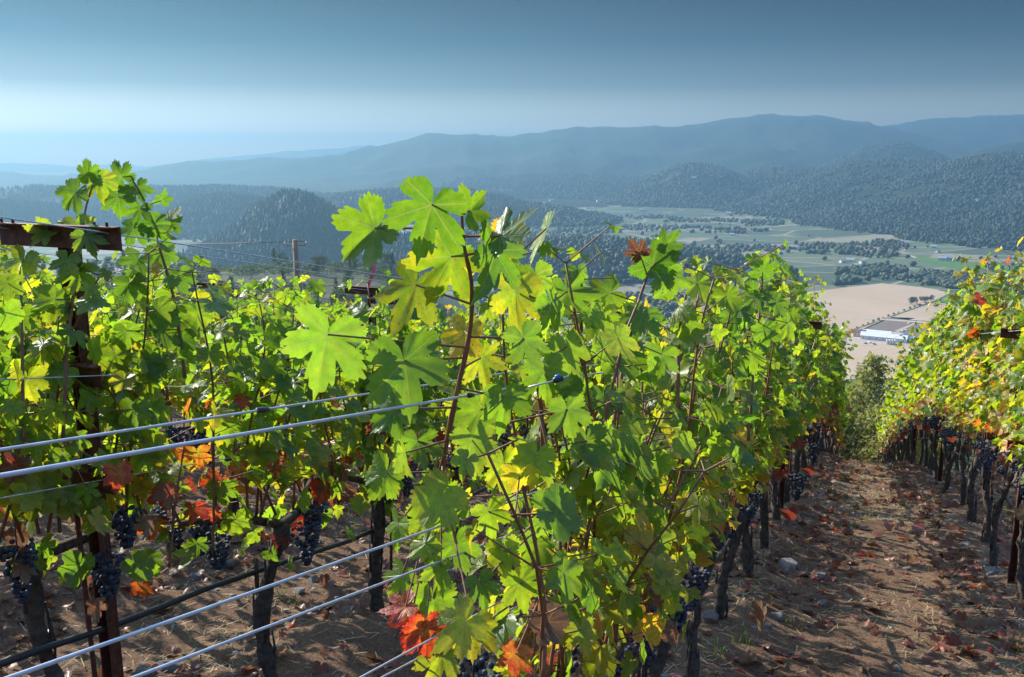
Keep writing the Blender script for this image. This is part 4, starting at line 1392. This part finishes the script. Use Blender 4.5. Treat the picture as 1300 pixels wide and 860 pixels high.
# gravel and stones
mb = MB()
s, t = scatter(2600, 0.9, 18, -5, 2.4, r_)
for s_, t_ in zip(s, t):
    p_ = S2 * s_ + T2 * t_
    z_ = float(ground(np.array([p_[0]]), np.array([p_[1]]))[0])
    V = ICO0[0] * (0.004 + 0.016 * r_.uniform() ** 2.5) * np.array([r_.uniform(.8, 1.5), r_.uniform(.7, 1.2), r_.uniform(.35, .7)]) * r_.uniform(0.7, 1.3, (12, 1))
    mb.add(V + np.array([p_[0], p_[1], z_ + 0.002]), ICO0[1])
tag(mb.build("gravel", M['rock'], smooth=False), kind='stuff')


def rock_mesh(seed):
    r2 = np.random.default_rng(seed)
    V = ICO2[0].copy()
    for q in range(9):
        n_ = r2.normal(0, 1, 3); n_ /= np.linalg.norm(n_); c0 = r2.uniform(0.55, 0.85)
        dd = V @ n_
        V = V - np.maximum(dd - c0, 0)[:, None] * n_ * 0.9
    V *= np.array([1.0, 0.75, 0.55])
    mb = MB(); mb.add(V, ICO2[1]); return mb


RK = [rock_mesh(q).build("rock", M['rock']) for q in range(5)]
rocks = [(1000, 727, 0.10), (1042, 735, 0.06), (955, 720, 0.05), (985, 790, 0.05), (972, 800, 0.04), (1125, 663, 0.05), (1045, 770, 0.045), (1048, 790, 0.04),
         (1256, 740, 0.07), (1246, 728, 0.05), (1225, 700, 0.045), (1082, 655, 0.05), (1150, 723, 0.035), (915, 782, 0.05), (900, 800, 0.06), (880, 850, 0.05), (1140, 852, 0.035),
         (185, 850, 0.055), (215, 845, 0.06), (250, 735, 0.05), (380, 750, 0.055), (425, 645, 0.09), (398, 735, 0.05), (290, 720, 0.05), (440, 790, 0.04), (560, 690, 0.05)]
rk_used = set()
for q, (px, py, sz) in enumerate(rocks):
    d_ = dirn(px, py)
    kk = np.linspace(1, 40, 4000)
    hit = np.argmax(kk * d_[2] < terrain(kk * d_[0], kk * d_[1]))
    P_ = d_ * kk[hit]
    b = q % 5
    o = RK[b] if b not in rk_used else RK[b].copy()
    if b in rk_used:
        col.objects.link(o)
    rk_used.add(b)
    o.location = (P_[0], P_[1], float(ground(np.array([P_[0]]), np.array([P_[1]]))[0]) + sz * 0.12)
    o.scale = (sz, sz, sz)
    o.rotation_euler = (rng.normal(0, 0.2), rng.normal(0, 0.2), rng.uniform(0, 6))
    lab = ("largest pale stone at the foot of the central row beside the aisle" if q == 0 else
           "pale angular stone lying at the foot of the right row" if q == 8 else
           "grey stone half sunk in the soil left of the nearest vine" if px < 620 else "grey stone half sunk in the soil of the dirt aisle")
    tag(o, lab, "stone", None if q in (0, 8) else ("stones on the ground left of the nearest vine" if px < 620 else "stones lying in the dirt aisle"))


# ------------------------------------------------------------------ trees
def make_tree(name, seed, h, w, kind, n_leaf, leaf, mat, base=0.3, trunk_r=None):
    r2 = np.random.default_rng(seed)
    root = empty(name)
    tr = MB()
    trunk_r = trunk_r or h * 0.018
    u = np.linspace(0, 1, 8)
    P = np.c_[0.03 * h * np.sin(u * 3 + r2.uniform(0, 6)) * u, 0.03 * h * np.sin(u * 4 + r2.uniform(0, 6)) * u, -0.3 + (h * 0.93 + .3) * u]
    tr.tube(P, trunk_r * (1 - 0.88 * u), 7)
    C, Rr = [], []
    nb = {'oak': 15, 'pine': 26, 'shrub': 10}[kind]
    for q in range(nb):
        fr = base + (0.97 - base) * (q + r2.uniform(0, 1)) / nb
        a_ = r2.uniform(0, 6.28)
        if kind == 'pine':
            ext = w * 0.5 * (1.08 - fr) ** 0.75 * r2.uniform(0.6, 1.15)
            e = np.array([cos(a_) * ext, sin(a_) * ext, h * fr + ext * 0.12])
        else:
            ext = w * 0.5 * math.sqrt(max(0.05, 1 - ((fr - 0.55) / 0.5) ** 2)) * r2.uniform(0.45, 1.0)
            e = np.array([cos(a_) * ext, sin(a_) * ext, h * min(fr + 0.08, 0.95)])
        b0 = np.array([np.interp(fr * 0.8, u, P[:, q2]) for q2 in range(3)])
        mid_ = (b0 + e) / 2 + np.array([0, 0, 0.04 * h])
        tr.tube([b0, mid_, e], [trunk_r * 0.4 * (1.1 - fr), trunk_r * 0.25, trunk_r * 0.08], 5)
        if kind == 'pine':
            for f_ in (0.5, 0.8, 1.0):
                C.append(b0 + (e - b0) * f_); Rr.append(w * 0.10 * r2.uniform(0.7, 1.3))
        else:
            C.append(e); Rr.append(w * r2.uniform(0.13, 0.24)); C.append(mid_ * .4 + e * .6 + r2.normal(0, w * .08, 3)); Rr.append(w * r2.uniform(0.1, 0.2))
    if kind == 'pine':
        C.append(P[-1]); Rr.append(w * 0.07)
    part("trunk", tr, M['tree_bark'], root, True)
    C, Rr = np.array(C), np.array(Rr)
    which = r2.choice(len(C), n_leaf, p=Rr ** 2 / (Rr ** 2).sum())
    dv = r2.normal(0, 1, (n_leaf, 3)); dv /= np.linalg.norm(dv, axis=1)[:, None]
    pos = C[which] + dv * (Rr[which] * r2.uniform(0.35, 1.1, n_leaf) ** 0.6)[:, None] * np.array([1, 1, 0.75])
    a1 = r2.normal(0, 1, (n_leaf, 3)); a1 /= np.linalg.norm(a1, axis=1)[:, None]
    nn = dv + r2.normal(0, 0.7, (n_leaf, 3)); b1 = np.cross(a1, nn); b1 /= np.linalg.norm(b1, axis=1)[:, None]
    sz = leaf * r2.uniform(0.6, 1.4, n_leaf)[:, None]
    V = np.stack([pos - a1 * sz, pos - b1 * sz * 0.45, pos + a1 * sz, pos + b1 * sz * 0.45], 1).reshape(-1, 3)
    clump = r2.uniform(0, 1, len(C))[which]
    tn = np.clip(clump * 0.7 + r2.normal(0.15, 0.2, n_leaf), 0, 1)
    fm = MB(); fm.add(V, np.arange(4 * n_leaf).reshape(-1, 4), np.repeat(np.c_[tn, tn, tn], 4, 0))
    part("crown", fm, M[mat], root)
    return root


TREES = {
    'oak1': make_tree("oak_tree", 1, 10, 10, 'oak', 3600, 0.30, 'oak'),
    'oak2': make_tree("oak_tree", 2, 12, 10, 'oak', 3600, 0.30, 'oak', 0.25),
    'pine1': make_tree("pine_tree", 3, 16, 7, 'pine', 4200, 0.26, 'pine', 0.15),
    'pine3': make_tree("pine_tree", 13, 16, 8, 'pine', 6500, 0.20, 'scrub', 0.12),
    'pine2': make_tree("pine_tree", 4, 15, 6, 'pine', 2000, 0.24, 'pine', 0.35),
    'shrub': make_tree("olive_shrub", 5, 3.2, 4.2, 'shrub', 9000, 0.085, 'scrub', 0.12),
    'bare': make_tree("sparse_pine_tree", 6, 15, 8, 'pine', 900, 0.22, 'pine', 0.4),
}
tree_first = set()


def place_tree(kind, x, y, scale, label, cat, group=None, sink_=0.0):
    if kind in tree_first:
        o = copy_tree(TREES[kind])
    else:
        o = TREES[kind]; tree_first.add(kind)
    z = float(terrain(np.array([x]), np.array([y]))[0])
    o.location = (x, y, z - sink_)
    o.scale = (scale,) * 3
    o.rotation_euler = (0, 0, rng.uniform(0, 6.28))
    tag(o, label, cat, group)
    return o


def polar(px, d):
    a_ = float(az_of(px)); return d * sin(a_), d * cos(a_)


# beyond the far end of the aisle
place_tree('pine3', *polar(1127, 92), 1.42, "bushy grey green pine standing behind the far end of the aisle", "pine tree")
place_tree('pine2', *polar(1152, 96), 1.4, "thin pine leaning beside the bushy pine beyond the aisle", "pine tree")
place_tree('shrub', *polar(1096, 42), 1.35, "rounded olive green shrub closing the left of the aisle's far end", "shrub")
place_tree('shrub', *polar(1143, 43), 1.45, "olive green shrub over the wire fence right of the aisle's far end", "shrub")
place_tree('shrub', *polar(1119, 50), 1.75, "taller pale shrub behind the two shrubs at the aisle's far end", "shrub")
# left skyline
place_tree('oak1', *polar(30, 150), 1.25, "dark round oak at the far left behind the cross arm", "oak tree")
place_tree('oak2', *polar(-10, 142), 1.15, "dark oak cut by the left edge behind the vines", "oak tree")
place_tree('bare', *polar(62, 175), 1.45, "thin sparse pine rising behind the left end of the cross arm", "pine tree")
place_tree('oak1', *polar(135, 190), 1.0, "round oak below the right end of the cross arm", "oak tree")
place_tree('bare', *polar(255, 230), 1.2, "bare thin tree between the tall shoots and the utility pole", "tree")
for q in range(110):
    px = rng.uniform(-80, 560); D = rng.uniform(260, 760)
    k = ['oak1', 'oak2', 'pine1', 'oak1', 'pine2'][q % 5]
    place_tree(k, *polar(px, D), rng.uniform(0.7, 1.2), "hazy grey green tree on the slope below the vineyard", "tree", "trees on the misty slope below the vineyard")
for q in range(40):
    px = rng.uniform(600, 1010); D = rng.uniform(500, 930)
    place_tree(['oak1', 'oak2', 'pine1'][q % 3], *polar(px, D), rng.uniform(0.8, 1.3), "pale misty tree at the foot of the slope below the central row", "tree", "trees at the foot of the vineyard slope")
for px, py in ((1176, 384), (1170, 384), (1182, 383), (1160, 386), (1157, 387)):
    P_ = at_z(px, py); place_tree('oak1', P_[0], P_[1], rng.uniform(0.7, 1.1), "dark tree in the small clump between the dry fields", "tree", "trees between the dry fields")
for px, py in ((1206, 390), (1211, 391), (1217, 392), (1222, 393)):
    P_ = at_z(px, py); place_tree('oak2', P_[0], P_[1], rng.uniform(0.8, 1.1), "pale tree in the clump on the green field", "tree", "trees on the green field")
for q in range(14):
    f_ = (q + 0.5) / 14
    P_ = at_z(1085 + (1178 - 1085) * f_ + rng.normal(0, 0.6), 418 + (385 - 418) * f_)
    place_tree('oak1', P_[0], P_[1], rng.uniform(0.22, 0.42), "low bush in the hedge line between the two dry fields", "bush", "bushes of the hedge line between the fields")
for q in range(9):
    P_ = at_z(1195 + rng.uniform(-4, 30), 431 + rng.uniform(-3, 5))
    place_tree('oak2', P_[0], P_[1], rng.uniform(0.6, 1.0), "tree at the edge of the farm yard below the right row", "tree", "trees by the farm yard")


# ------------------------------------------------------------------ far woods (read as one mass each)
def crowns(name, x, y, hgt, wid, mat, conifer, seed):
    r2 = np.random.default_rng(seed)
    n = len(x)
    z = terrain(x, y)
    if conifer:
        k = 5
        th = np.arange(k) / k * 2 * pi
        base = np.concatenate([np.c_[np.cos(th) * .5, np.sin(th) * .5, np.full(k, .12)], np.c_[np.cos(th + .6) * .27, np.sin(th + .6) * .27, np.full(k, .52)], [[0, 0, 1.0]]])
        F = np.array([[q, (q + 1) % k, k + q] for q in range(k)] + [[(q + 1) % k, k + (q + 1) % k, k + q] for q in range(k)] + [[k + q, k + (q + 1) % k, 2 * k] for q in range(k)])
    elif conifer is None:      # leafy bush: many small facets through a rounded volume
        q_ = r2.normal(0, 1, (46, 3)); q_ /= np.linalg.norm(q_, axis=1)[:, None]
        c_ = q_ * r2.uniform(0.5, 1.0, (46, 1)) ** 0.5 * 0.5 + np.array([0, 0, .5])
        e1 = r2.normal(0, 0.085, (46, 3)); e2 = r2.normal(0, 0.085, (46, 3))
        base = np.stack([c_ - e1, c_ + e2, c_ + e1], 1).reshape(-1, 3); F = np.arange(138).reshape(-1, 3)
    else:
        base = ICO0[0] * np.array([.5, .5, .5]) + np.array([0, 0, .5]); F = ICO0[1]
    m_ = len(base)
    jit = r2.normal(1, 0.16, (n, m_, 1))
    B = base[None] * np.stack([wid, wid, hgt], -1)[:, None] * np.concatenate([jit, jit, np.ones_like(jit)], -1)
    a_ = r2.uniform(0, 6.28, n)
    V = np.stack([B[..., 0] * np.cos(a_)[:, None] - B[..., 1] * np.sin(a_)[:, None], B[..., 0] * np.sin(a_)[:, None] + B[..., 1] * np.cos(a_)[:, None], B[..., 2]], -1)
    V = V + np.stack([x, y, z - hgt * 0.06], -1)[:, None]
    Fs = (F[None] + (np.arange(n) * m_)[:, None, None]).reshape(-1, 3)
    tn = np.repeat(np.clip(r2.normal(0.1, 0.25, n) + 1.1 * (fbm(x / 160, y / 160, 33) - 0.2), 0, 1), m_)
    mb = MB(); mb.add(V.reshape(-1, 3), Fs, np.c_[tn, tn, tn])
    return tag(mb.build(name, M[mat], smooth=conifer is False), kind='stuff')


r2 = np.random.default_rng(77)


def sample_polar(n, az0, az1, d0, d1):
    a_ = r2.uniform(R(az0), R(az1), n)
    d = np.sqrt(r2.uniform(d0 ** 2, d1 ** 2, n))
    return d * np.sin(a_), d * np.cos(a_), d


x, y, d = sample_polar(300000, -34, 34, 1250, 5600)
hb = hill_height(x, y)
dens = sm(hb, 7, 16) * (0.75 + 0.5 * sm(fbm(x / 220, y / 220, 61), 0.3, 0.5))
open_ = np.maximum(sm(fbm(x / 170, y / 170, 66), 0.60, 0.66) * (hb > 40) * (d > 3300), 0.6 * sm(fbm(x / 60, y / 90, 67), 0.66, 0.70))
keep = (r2.uniform(0, 1, len(x)) < dens * np.where(d < 3400, 1.0, 0.62) * (1 - open_ * .9))
x, y, d = x[keep], y[keep], d[keep]
h = 7 + 14 * r2.uniform(0, 1, len(x)) ** 1.5; w = (4 + h * 0.36) * r2.uniform(0.75, 1.3, len(x)) * np.where(d > 3000, 1.15, 1.0)
print("forest trees", len(x))
con = r2.uniform(0, 1, len(x)) < np.where(np.arctan2(x, y) < R(2), 1.1, 0.2 + 0.5 * sm(fbm(x / 130, y / 130, 71), 0.42, 0.6))
crowns("conifer_forest", x[con], y[con], h[con], w[con], 'forest', True, 5)
crowns("mixed_forest", x[~con], y[~con], h[~con] * 0.72, w[~con] * 1.2, 'forest', False, 8)

x, y, d = sample_polar(60000, -20, 34, 950, 5200)
hb = hill_height(x, y); z = terrain(x, y)
nz = fbm(x / 210, y / 120, 91, 4)
band = sm(nz, 0.50, 0.57)
keep = (hb < 8) & (z < VALLEY + 6) & (r2.uniform(0, 1, len(x)) < band * 0.75 + 0.012)


def in_poly(px, py, poly):
    c_ = np.zeros(len(px), bool); k = len(poly)
    for q in range(k):
        (x0, y0), (x1, y1) = poly[q], poly[(q + 1) % k]
        cond = ((y0 > py) != (y1 > py)) & (px < (x1 - x0) * (py - y0) / (y1 - y0 + 1e-12) + x0)
        c_ ^= cond
    return c_


def clear_of(pts):
    P_ = [at_z(*q)[:2] for q in pts]
    return ~in_poly(x, y, P_)


keep &= clear_of([(940, 372), (1060, 364), (1120, 357), (1210, 369), (1340, 380), (1340, 445), (1205, 490), (900, 520)])
keep &= clear_of([(1130, 320), (1300, 310), (1420, 315), (1420, 346), (1215, 338), (1165, 330)]) | (r2.uniform(0, 1, len(x)) < 0.02)
keep &= clear_of([(900, 302), (1000, 292), (1110, 291), (1165, 303), (1090, 311), (930, 311)]) | (r2.uniform(0, 1, len(x)) < 0.02)
# belt of oaks just behind the dry field
xb, yb, db = [], [], []
bx, by, bd = x[keep], y[keep], d[keep]
f_ = r2.uniform(0, 1, 1500)
pxs = 1060 + 260 * f_; pys = np.interp(pxs, [1060, 1120, 1200, 1320], [362, 355, 366, 376]) - r2.uniform(0, 1, 1500) ** 1.5 * 17
Pb = np.array([at_z(a_, b_) for a_, b_ in zip(pxs, pys)])
ok = fbm(Pb[:, 0] / 60, Pb[:, 1] / 60, 44) > 0.40
bx, by = np.concatenate([bx, Pb[ok, 0]]), np.concatenate([by, Pb[ok, 1]])
h = r2.uniform(6, 13, len(bx)); w = h * r2.uniform(0.85, 1.3, len(bx))
print("valley trees", len(bx))
crowns("valley_woodland", bx, by, h, w, 'woodland', False, 6)

# scrub covering the slope between the vineyard and the valley
x, y, d = sample_polar(26000, -36, 36, 60, 1150)
keep = (r2.uniform(0, 1, len(x)) < sm(fbm(x / 45, y / 45, 15), 0.42, 0.56)) & (terrain(x, y) > VALLEY + 8)
x, y = x[keep], y[keep]
h = r2.uniform(1.5, 6, len(x)); w = h * r2.uniform(0.9, 1.5, len(x))
crowns("slope_scrub", x, y, h, w, 'oak', None, 9)


# ------------------------------------------------------------------ farm buildings in the valley
def gable(root, L, W, Hw, Hr, wall, roof, windows=0, door=True):
    mb = MB()
    mb.box((0, 0, Hw / 2 - .3), (L, W, Hw + .6))
    for sg in (-1, 1):
        V = np.array([[sg * L / 2, -W / 2, Hw], [sg * L / 2, W / 2, Hw], [sg * L / 2, 0, Hw + Hr]])
        mb.add(V, np.array([[0, 1, 2]] if sg > 0 else [[1, 0, 2]]))
    part("wall", mb, M[wall], root)
    rf = MB(); o_ = 0.6; th = 0.25
    for sg in (-1, 1):
        V = []
        for xx in (-L / 2 - o_, L / 2 + o_):
            for (yy, zz) in ((0, Hw + Hr + th), (sg * (W / 2 + o_), Hw - o_ * Hr / (W / 2) + th), (sg * (W / 2 + o_), Hw - o_ * Hr / (W / 2)), (0, Hw + Hr + 0.02)):
                V.append((xx, yy, zz))
        F = np.array([[0, 1, 5, 4], [1, 2, 6, 5], [2, 3, 7, 6], [0, 3, 2, 1], [4, 5, 6, 7]])
        rf.add(np.array(V), F if sg > 0 else F[:, ::-1])
    part("roof", rf, M[roof], root)
    for q in range(windows):
        wmb = MB(); xx = -L / 2 + L * (q + 0.5) / windows
        wmb.box((xx, -W / 2 - 0.02, Hw * 0.55), (min(1.4, L / windows * .5), 0.08, 1.3))
        part("window", wmb, M['glass_dark'], root)
    if door:
        d_ = MB(); d_.box((L * 0.08, -W / 2 - 0.03, 1.2), (1.6 if L < 25 else 4.5, 0.1, 2.4)); part("door", d_, M['roof_brown'], root)


def building(name, px, py, L, W, Hw, Hr, wall, roof, rz, label, windows=3, cat="building", group=None, zz=None):
    P_ = at_z(px, py)
    z_ = float(terrain(np.array([P_[0]]), np.array([P_[1]]))[0]) if zz is None else zz
    o = empty(name, (P_[0], P_[1], z_), rz)
    gable(o, L, W, Hw, Hr, wall, roof, windows)
    return tag(o, label, cat, group)


AZW = -R(22.5)
building("winery_hall", 1122, 432, 54, 15, 5.0, 3.6, 'wall_white', 'roof_white', AZW - 0.12, "long white roofed winery hall in the valley beyond the aisle", 7)
building("winery_hall", 1113, 427, 34, 12, 4.6, 3.2, 'wall_white', 'roof_white', AZW - 0.12, "shorter white hall behind the long white winery hall", 4)
building("barn", 1147, 433, 19, 14, 5.2, 3.8, 'wall_white', 'roof_grey', AZW + 1.1, "grey blue roofed barn at the right end of the white winery hall", 2)
building("shed", 1161, 435, 16, 10, 4, 2.2, 'wall_white', 'roof_grey', AZW - 0.1, "low shed with grey roof right of the grey blue barn", 2)
building("farmhouse", 1090, 427, 16, 11, 5.5, 3, 'wall_tan', 'roof_brown', AZW + 0.2, "tan farmhouse at the left end of the winery", 3, "house")
tank0 = None
for q, (px, py) in enumerate(((1126, 437.5), (1129.5, 437.6), (1133, 437.7), (1136.5, 437.8))):
    P_ = at_z(px, py)
    if tank0 is None:
        o = tank0 = empty("wine_tank")
        mb = MB(); mb.tube([(0, 0, 0), (0, 0, 5.2)], 1.6, 16); part("shell", mb, M['steel_tank'], o, False)
        mb = MB(); mb.tube([(0, 0, 5.2), (0, 0, 5.5), (0, 0, 6.1)], [1.62, 1.4, 0.2], 16); part("lid", mb, M['steel_tank'], o, False)
    else:
        o = copy_tree(tank0)
    o.location = (P_[0], P_[1], VALLEY + 0.4)
    tag(o, f"{['leftmost', 'second', 'third', 'rightmost'][q]} steel tank in front of the white winery hall", "tank", "steel tanks in front of the winery")


def make_car(paint):
    o = empty("parked_car")
    mb = MB()
    prof = [(-2.1, .35), (-2.15, .75), (-1.9, .95), (-1.2, 1.0), (-.7, 1.42), (.75, 1.45), (1.35, 1.0), (2.0, .9), (2.15, .65), (2.1, .35)]
    n_ = len(prof)
    V = np.array([(x_, -.85, z_) for x_, z_ in prof] + [(x_, .85, z_) for x_, z_ in prof])
    mb.add(V, [np.array([[q, (q + 1) % n_, n_ + (q + 1) % n_, n_ + q] for q in range(n_)]), np.array([[0, q + 1, q] for q in range(1, n_ - 1)]), np.array([[n_, n_ + q, n_ + q + 1] for q in range(1, n_ - 1)])])
    part("body", mb, M[paint], o)
    for sg in (-1, 1):
        w_ = MB(); w_.box((0.05, sg * 0.86, 1.2), (1.5, 0.03, 0.32)); part("window", w_, M['glass_dark'], o)
        for xx in (-1.3, 1.35):
            w_ = MB(); w_.tube([(xx, sg * .72, .33), (xx, sg * .9, .33)], .33, 12); part("wheel", w_, M['rubber'], o)
    return o


cars = [('car_white', 1104, 436), ('car_dark', 1099, 437), ('car_white', 1142, 438), ('car_white', 1167, 436), ('car_dark', 1171, 435), ('car_white', 1174, 434), ('car_white', 1150, 420), ('car_white', 1146, 421.5), ('car_dark', 1110, 438)]
c0 = {}
for paint, px, py in cars:
    if paint not in c0:
        o = c0[paint] = make_car(paint)
    else:
        o = copy_tree(c0[paint])
    P_ = at_z(px, py); o.location = (P_[0], P_[1], VALLEY + 0.5); o.rotation_euler = (0, 0, rng.uniform(0, 3))
    tag(o, ("tiny white car parked in the winery yard" if paint == 'car_white' else "tiny dark car parked in the winery yard"), "car", "white cars by the winery" if paint == 'car_white' else "dark cars by the winery")

houses = [(1196, 331, 1.3), (1206, 331, 1.5), (1247, 362, 1.2), (1185, 318, 1.0), (1080, 333, 1.2), (1070, 334, 1.0), (1095, 335, 1.0), (1010, 317, 1.2), (1150, 313, .9), (925, 275, 1.5), (1000, 274, 1.4),
          (1250, 287, 1.4), (1237, 288, 1.6), (880, 262, 1.4), (845, 258, 1.3), (962, 273, 1.2), (815, 272, 1.4), (760, 262, 1.5), (720, 258, 1.6), (700, 262, 1.5), (690, 265, 1.2), (1262, 314, 1.0), (1190, 322, .8), (930, 300, 1.0)]
h_lab = {0: "left of two white houses among the vine blocks of the valley", 1: "right of two white houses among the vine blocks of the valley", 2: "white house at the edge of trees behind the green field"}
h0 = None
for q, (px, py, k) in enumerate(houses):
    P_ = at_z(px, py)
    if h0 is None:
        o = h0 = empty("farmhouse"); gable(o, 13, 9, 4.5, 2.6, 'wall_white', 'roof_grey', 3)
    else:
        o = copy_tree(h0)
    o.location = (P_[0], P_[1], float(terrain(np.array([P_[0]]), np.array([P_[1]]))[0]))
    o.rotation_euler = (0, 0, rng.uniform(-0.7, 0.7)); o.scale = (k, k, k)
    tag(o, h_lab.get(q, "tiny pale house scattered among the far valley trees"), "house", None if q in h_lab else "tiny far houses on the valley floor")

# ------------------------------------------------------------------ utility pole and lines
pp = np.array([*polar(369, 46)])
top_z = -4.25
pz = float(terrain(pp[:1], pp[1:])[0])
root = empty("utility_pole", (pp[0], pp[1], pz))
H = top_z - pz
mb = MB(); mb.tube([(0, 0, -1), (0.01, 0, H * .5), (0, 0, H)], [0.17, 0.155, 0.13], 12); part("pole", mb, M['wood'], root, True)
mb = MB(); mb.box((0, 0.15, H - 0.30), (1.0, 0.06, 0.06), 0.3); xarm = part("crossarm", mb, M['wood'], root)
for sx_ in (-0.53, 0.53):
    mb = MB(); bx_, by_ = sx_ * cos(0.3), sx_ * sin(0.3) + 0.15
    mb.tube([(bx_, by_, H - 0.25), (bx_, by_, H - 0.15), (bx_, by_, H - 0.11)], [0.05, 0.055, 0.03], 8); part("insulator", mb, M['wire'], xarm, True)
mb = MB(); mb.tube([(0.22, 0.1, H - 2.6), (0.22, 0.1, H - 1.2)], 0.02, 6); part("conduit", mb, M['wire'], root)
tag(root, "weathered wooden utility pole with small cross arm rising behind the vines", "utility pole")
for q, (sx_, lab) in enumerate(((-0.53, "power line strung from the left insulator of the wooden pole"), (0.53, "power line strung from the right insulator of the wooden pole"))):
    A = np.array([pp[0] + sx_ * cos(.3), pp[1] + sx_ * sin(.3) + 0.15, top_z - 0.11])
    B = np.array([-95 + q * 2.0, 88 + q * 4, -2.5])
    u_ = np.linspace(0, 1, 30)[:, None]
    P_ = A + (B - A) * u_; P_[:, 2] -= 2.2 * 4 * (u_ * (1 - u_))[:, 0]
    mb = MB(); mb.tube(P_, 0.014, 5)
    C_ = np.array([30 + q * 2, 130, -28.0]); 
    tag(mb.build("power_line", M['hose'], None, True), lab, "power line")

# ------------------------------------------------------------------ wire fence at the far end of the aisle
fs = 35.2
root = empty("wire_fence", st(fs, 0.2), ROW_ROT)
fz = float(root.location[2])
for yy in (-2.2, -0.7, 0.8, 2.3):
    mb = MB(); mb.tube([(0, yy, -0.3), (0, yy, 1.75)], 0.03, 6); part("fence_post", mb, M['rust'], root, True)
mb = MB()
for zz in np.arange(0.1, 1.7, 0.2):
    mb.tube([(0, -2.2, zz), (0, 0, zz - .01), (0, 2.3, zz)], 0.004, 4)
for yy in np.arange(-2.1, 2.3, 0.3):
    mb.tube([(0.006, yy, 0.05), (0.006, yy, 1.65)], 0.003, 4)
part("mesh_wire", mb, M['rust'], root)
tag(root, "wire mesh fence closing the far end of the dirt aisle", "fence")
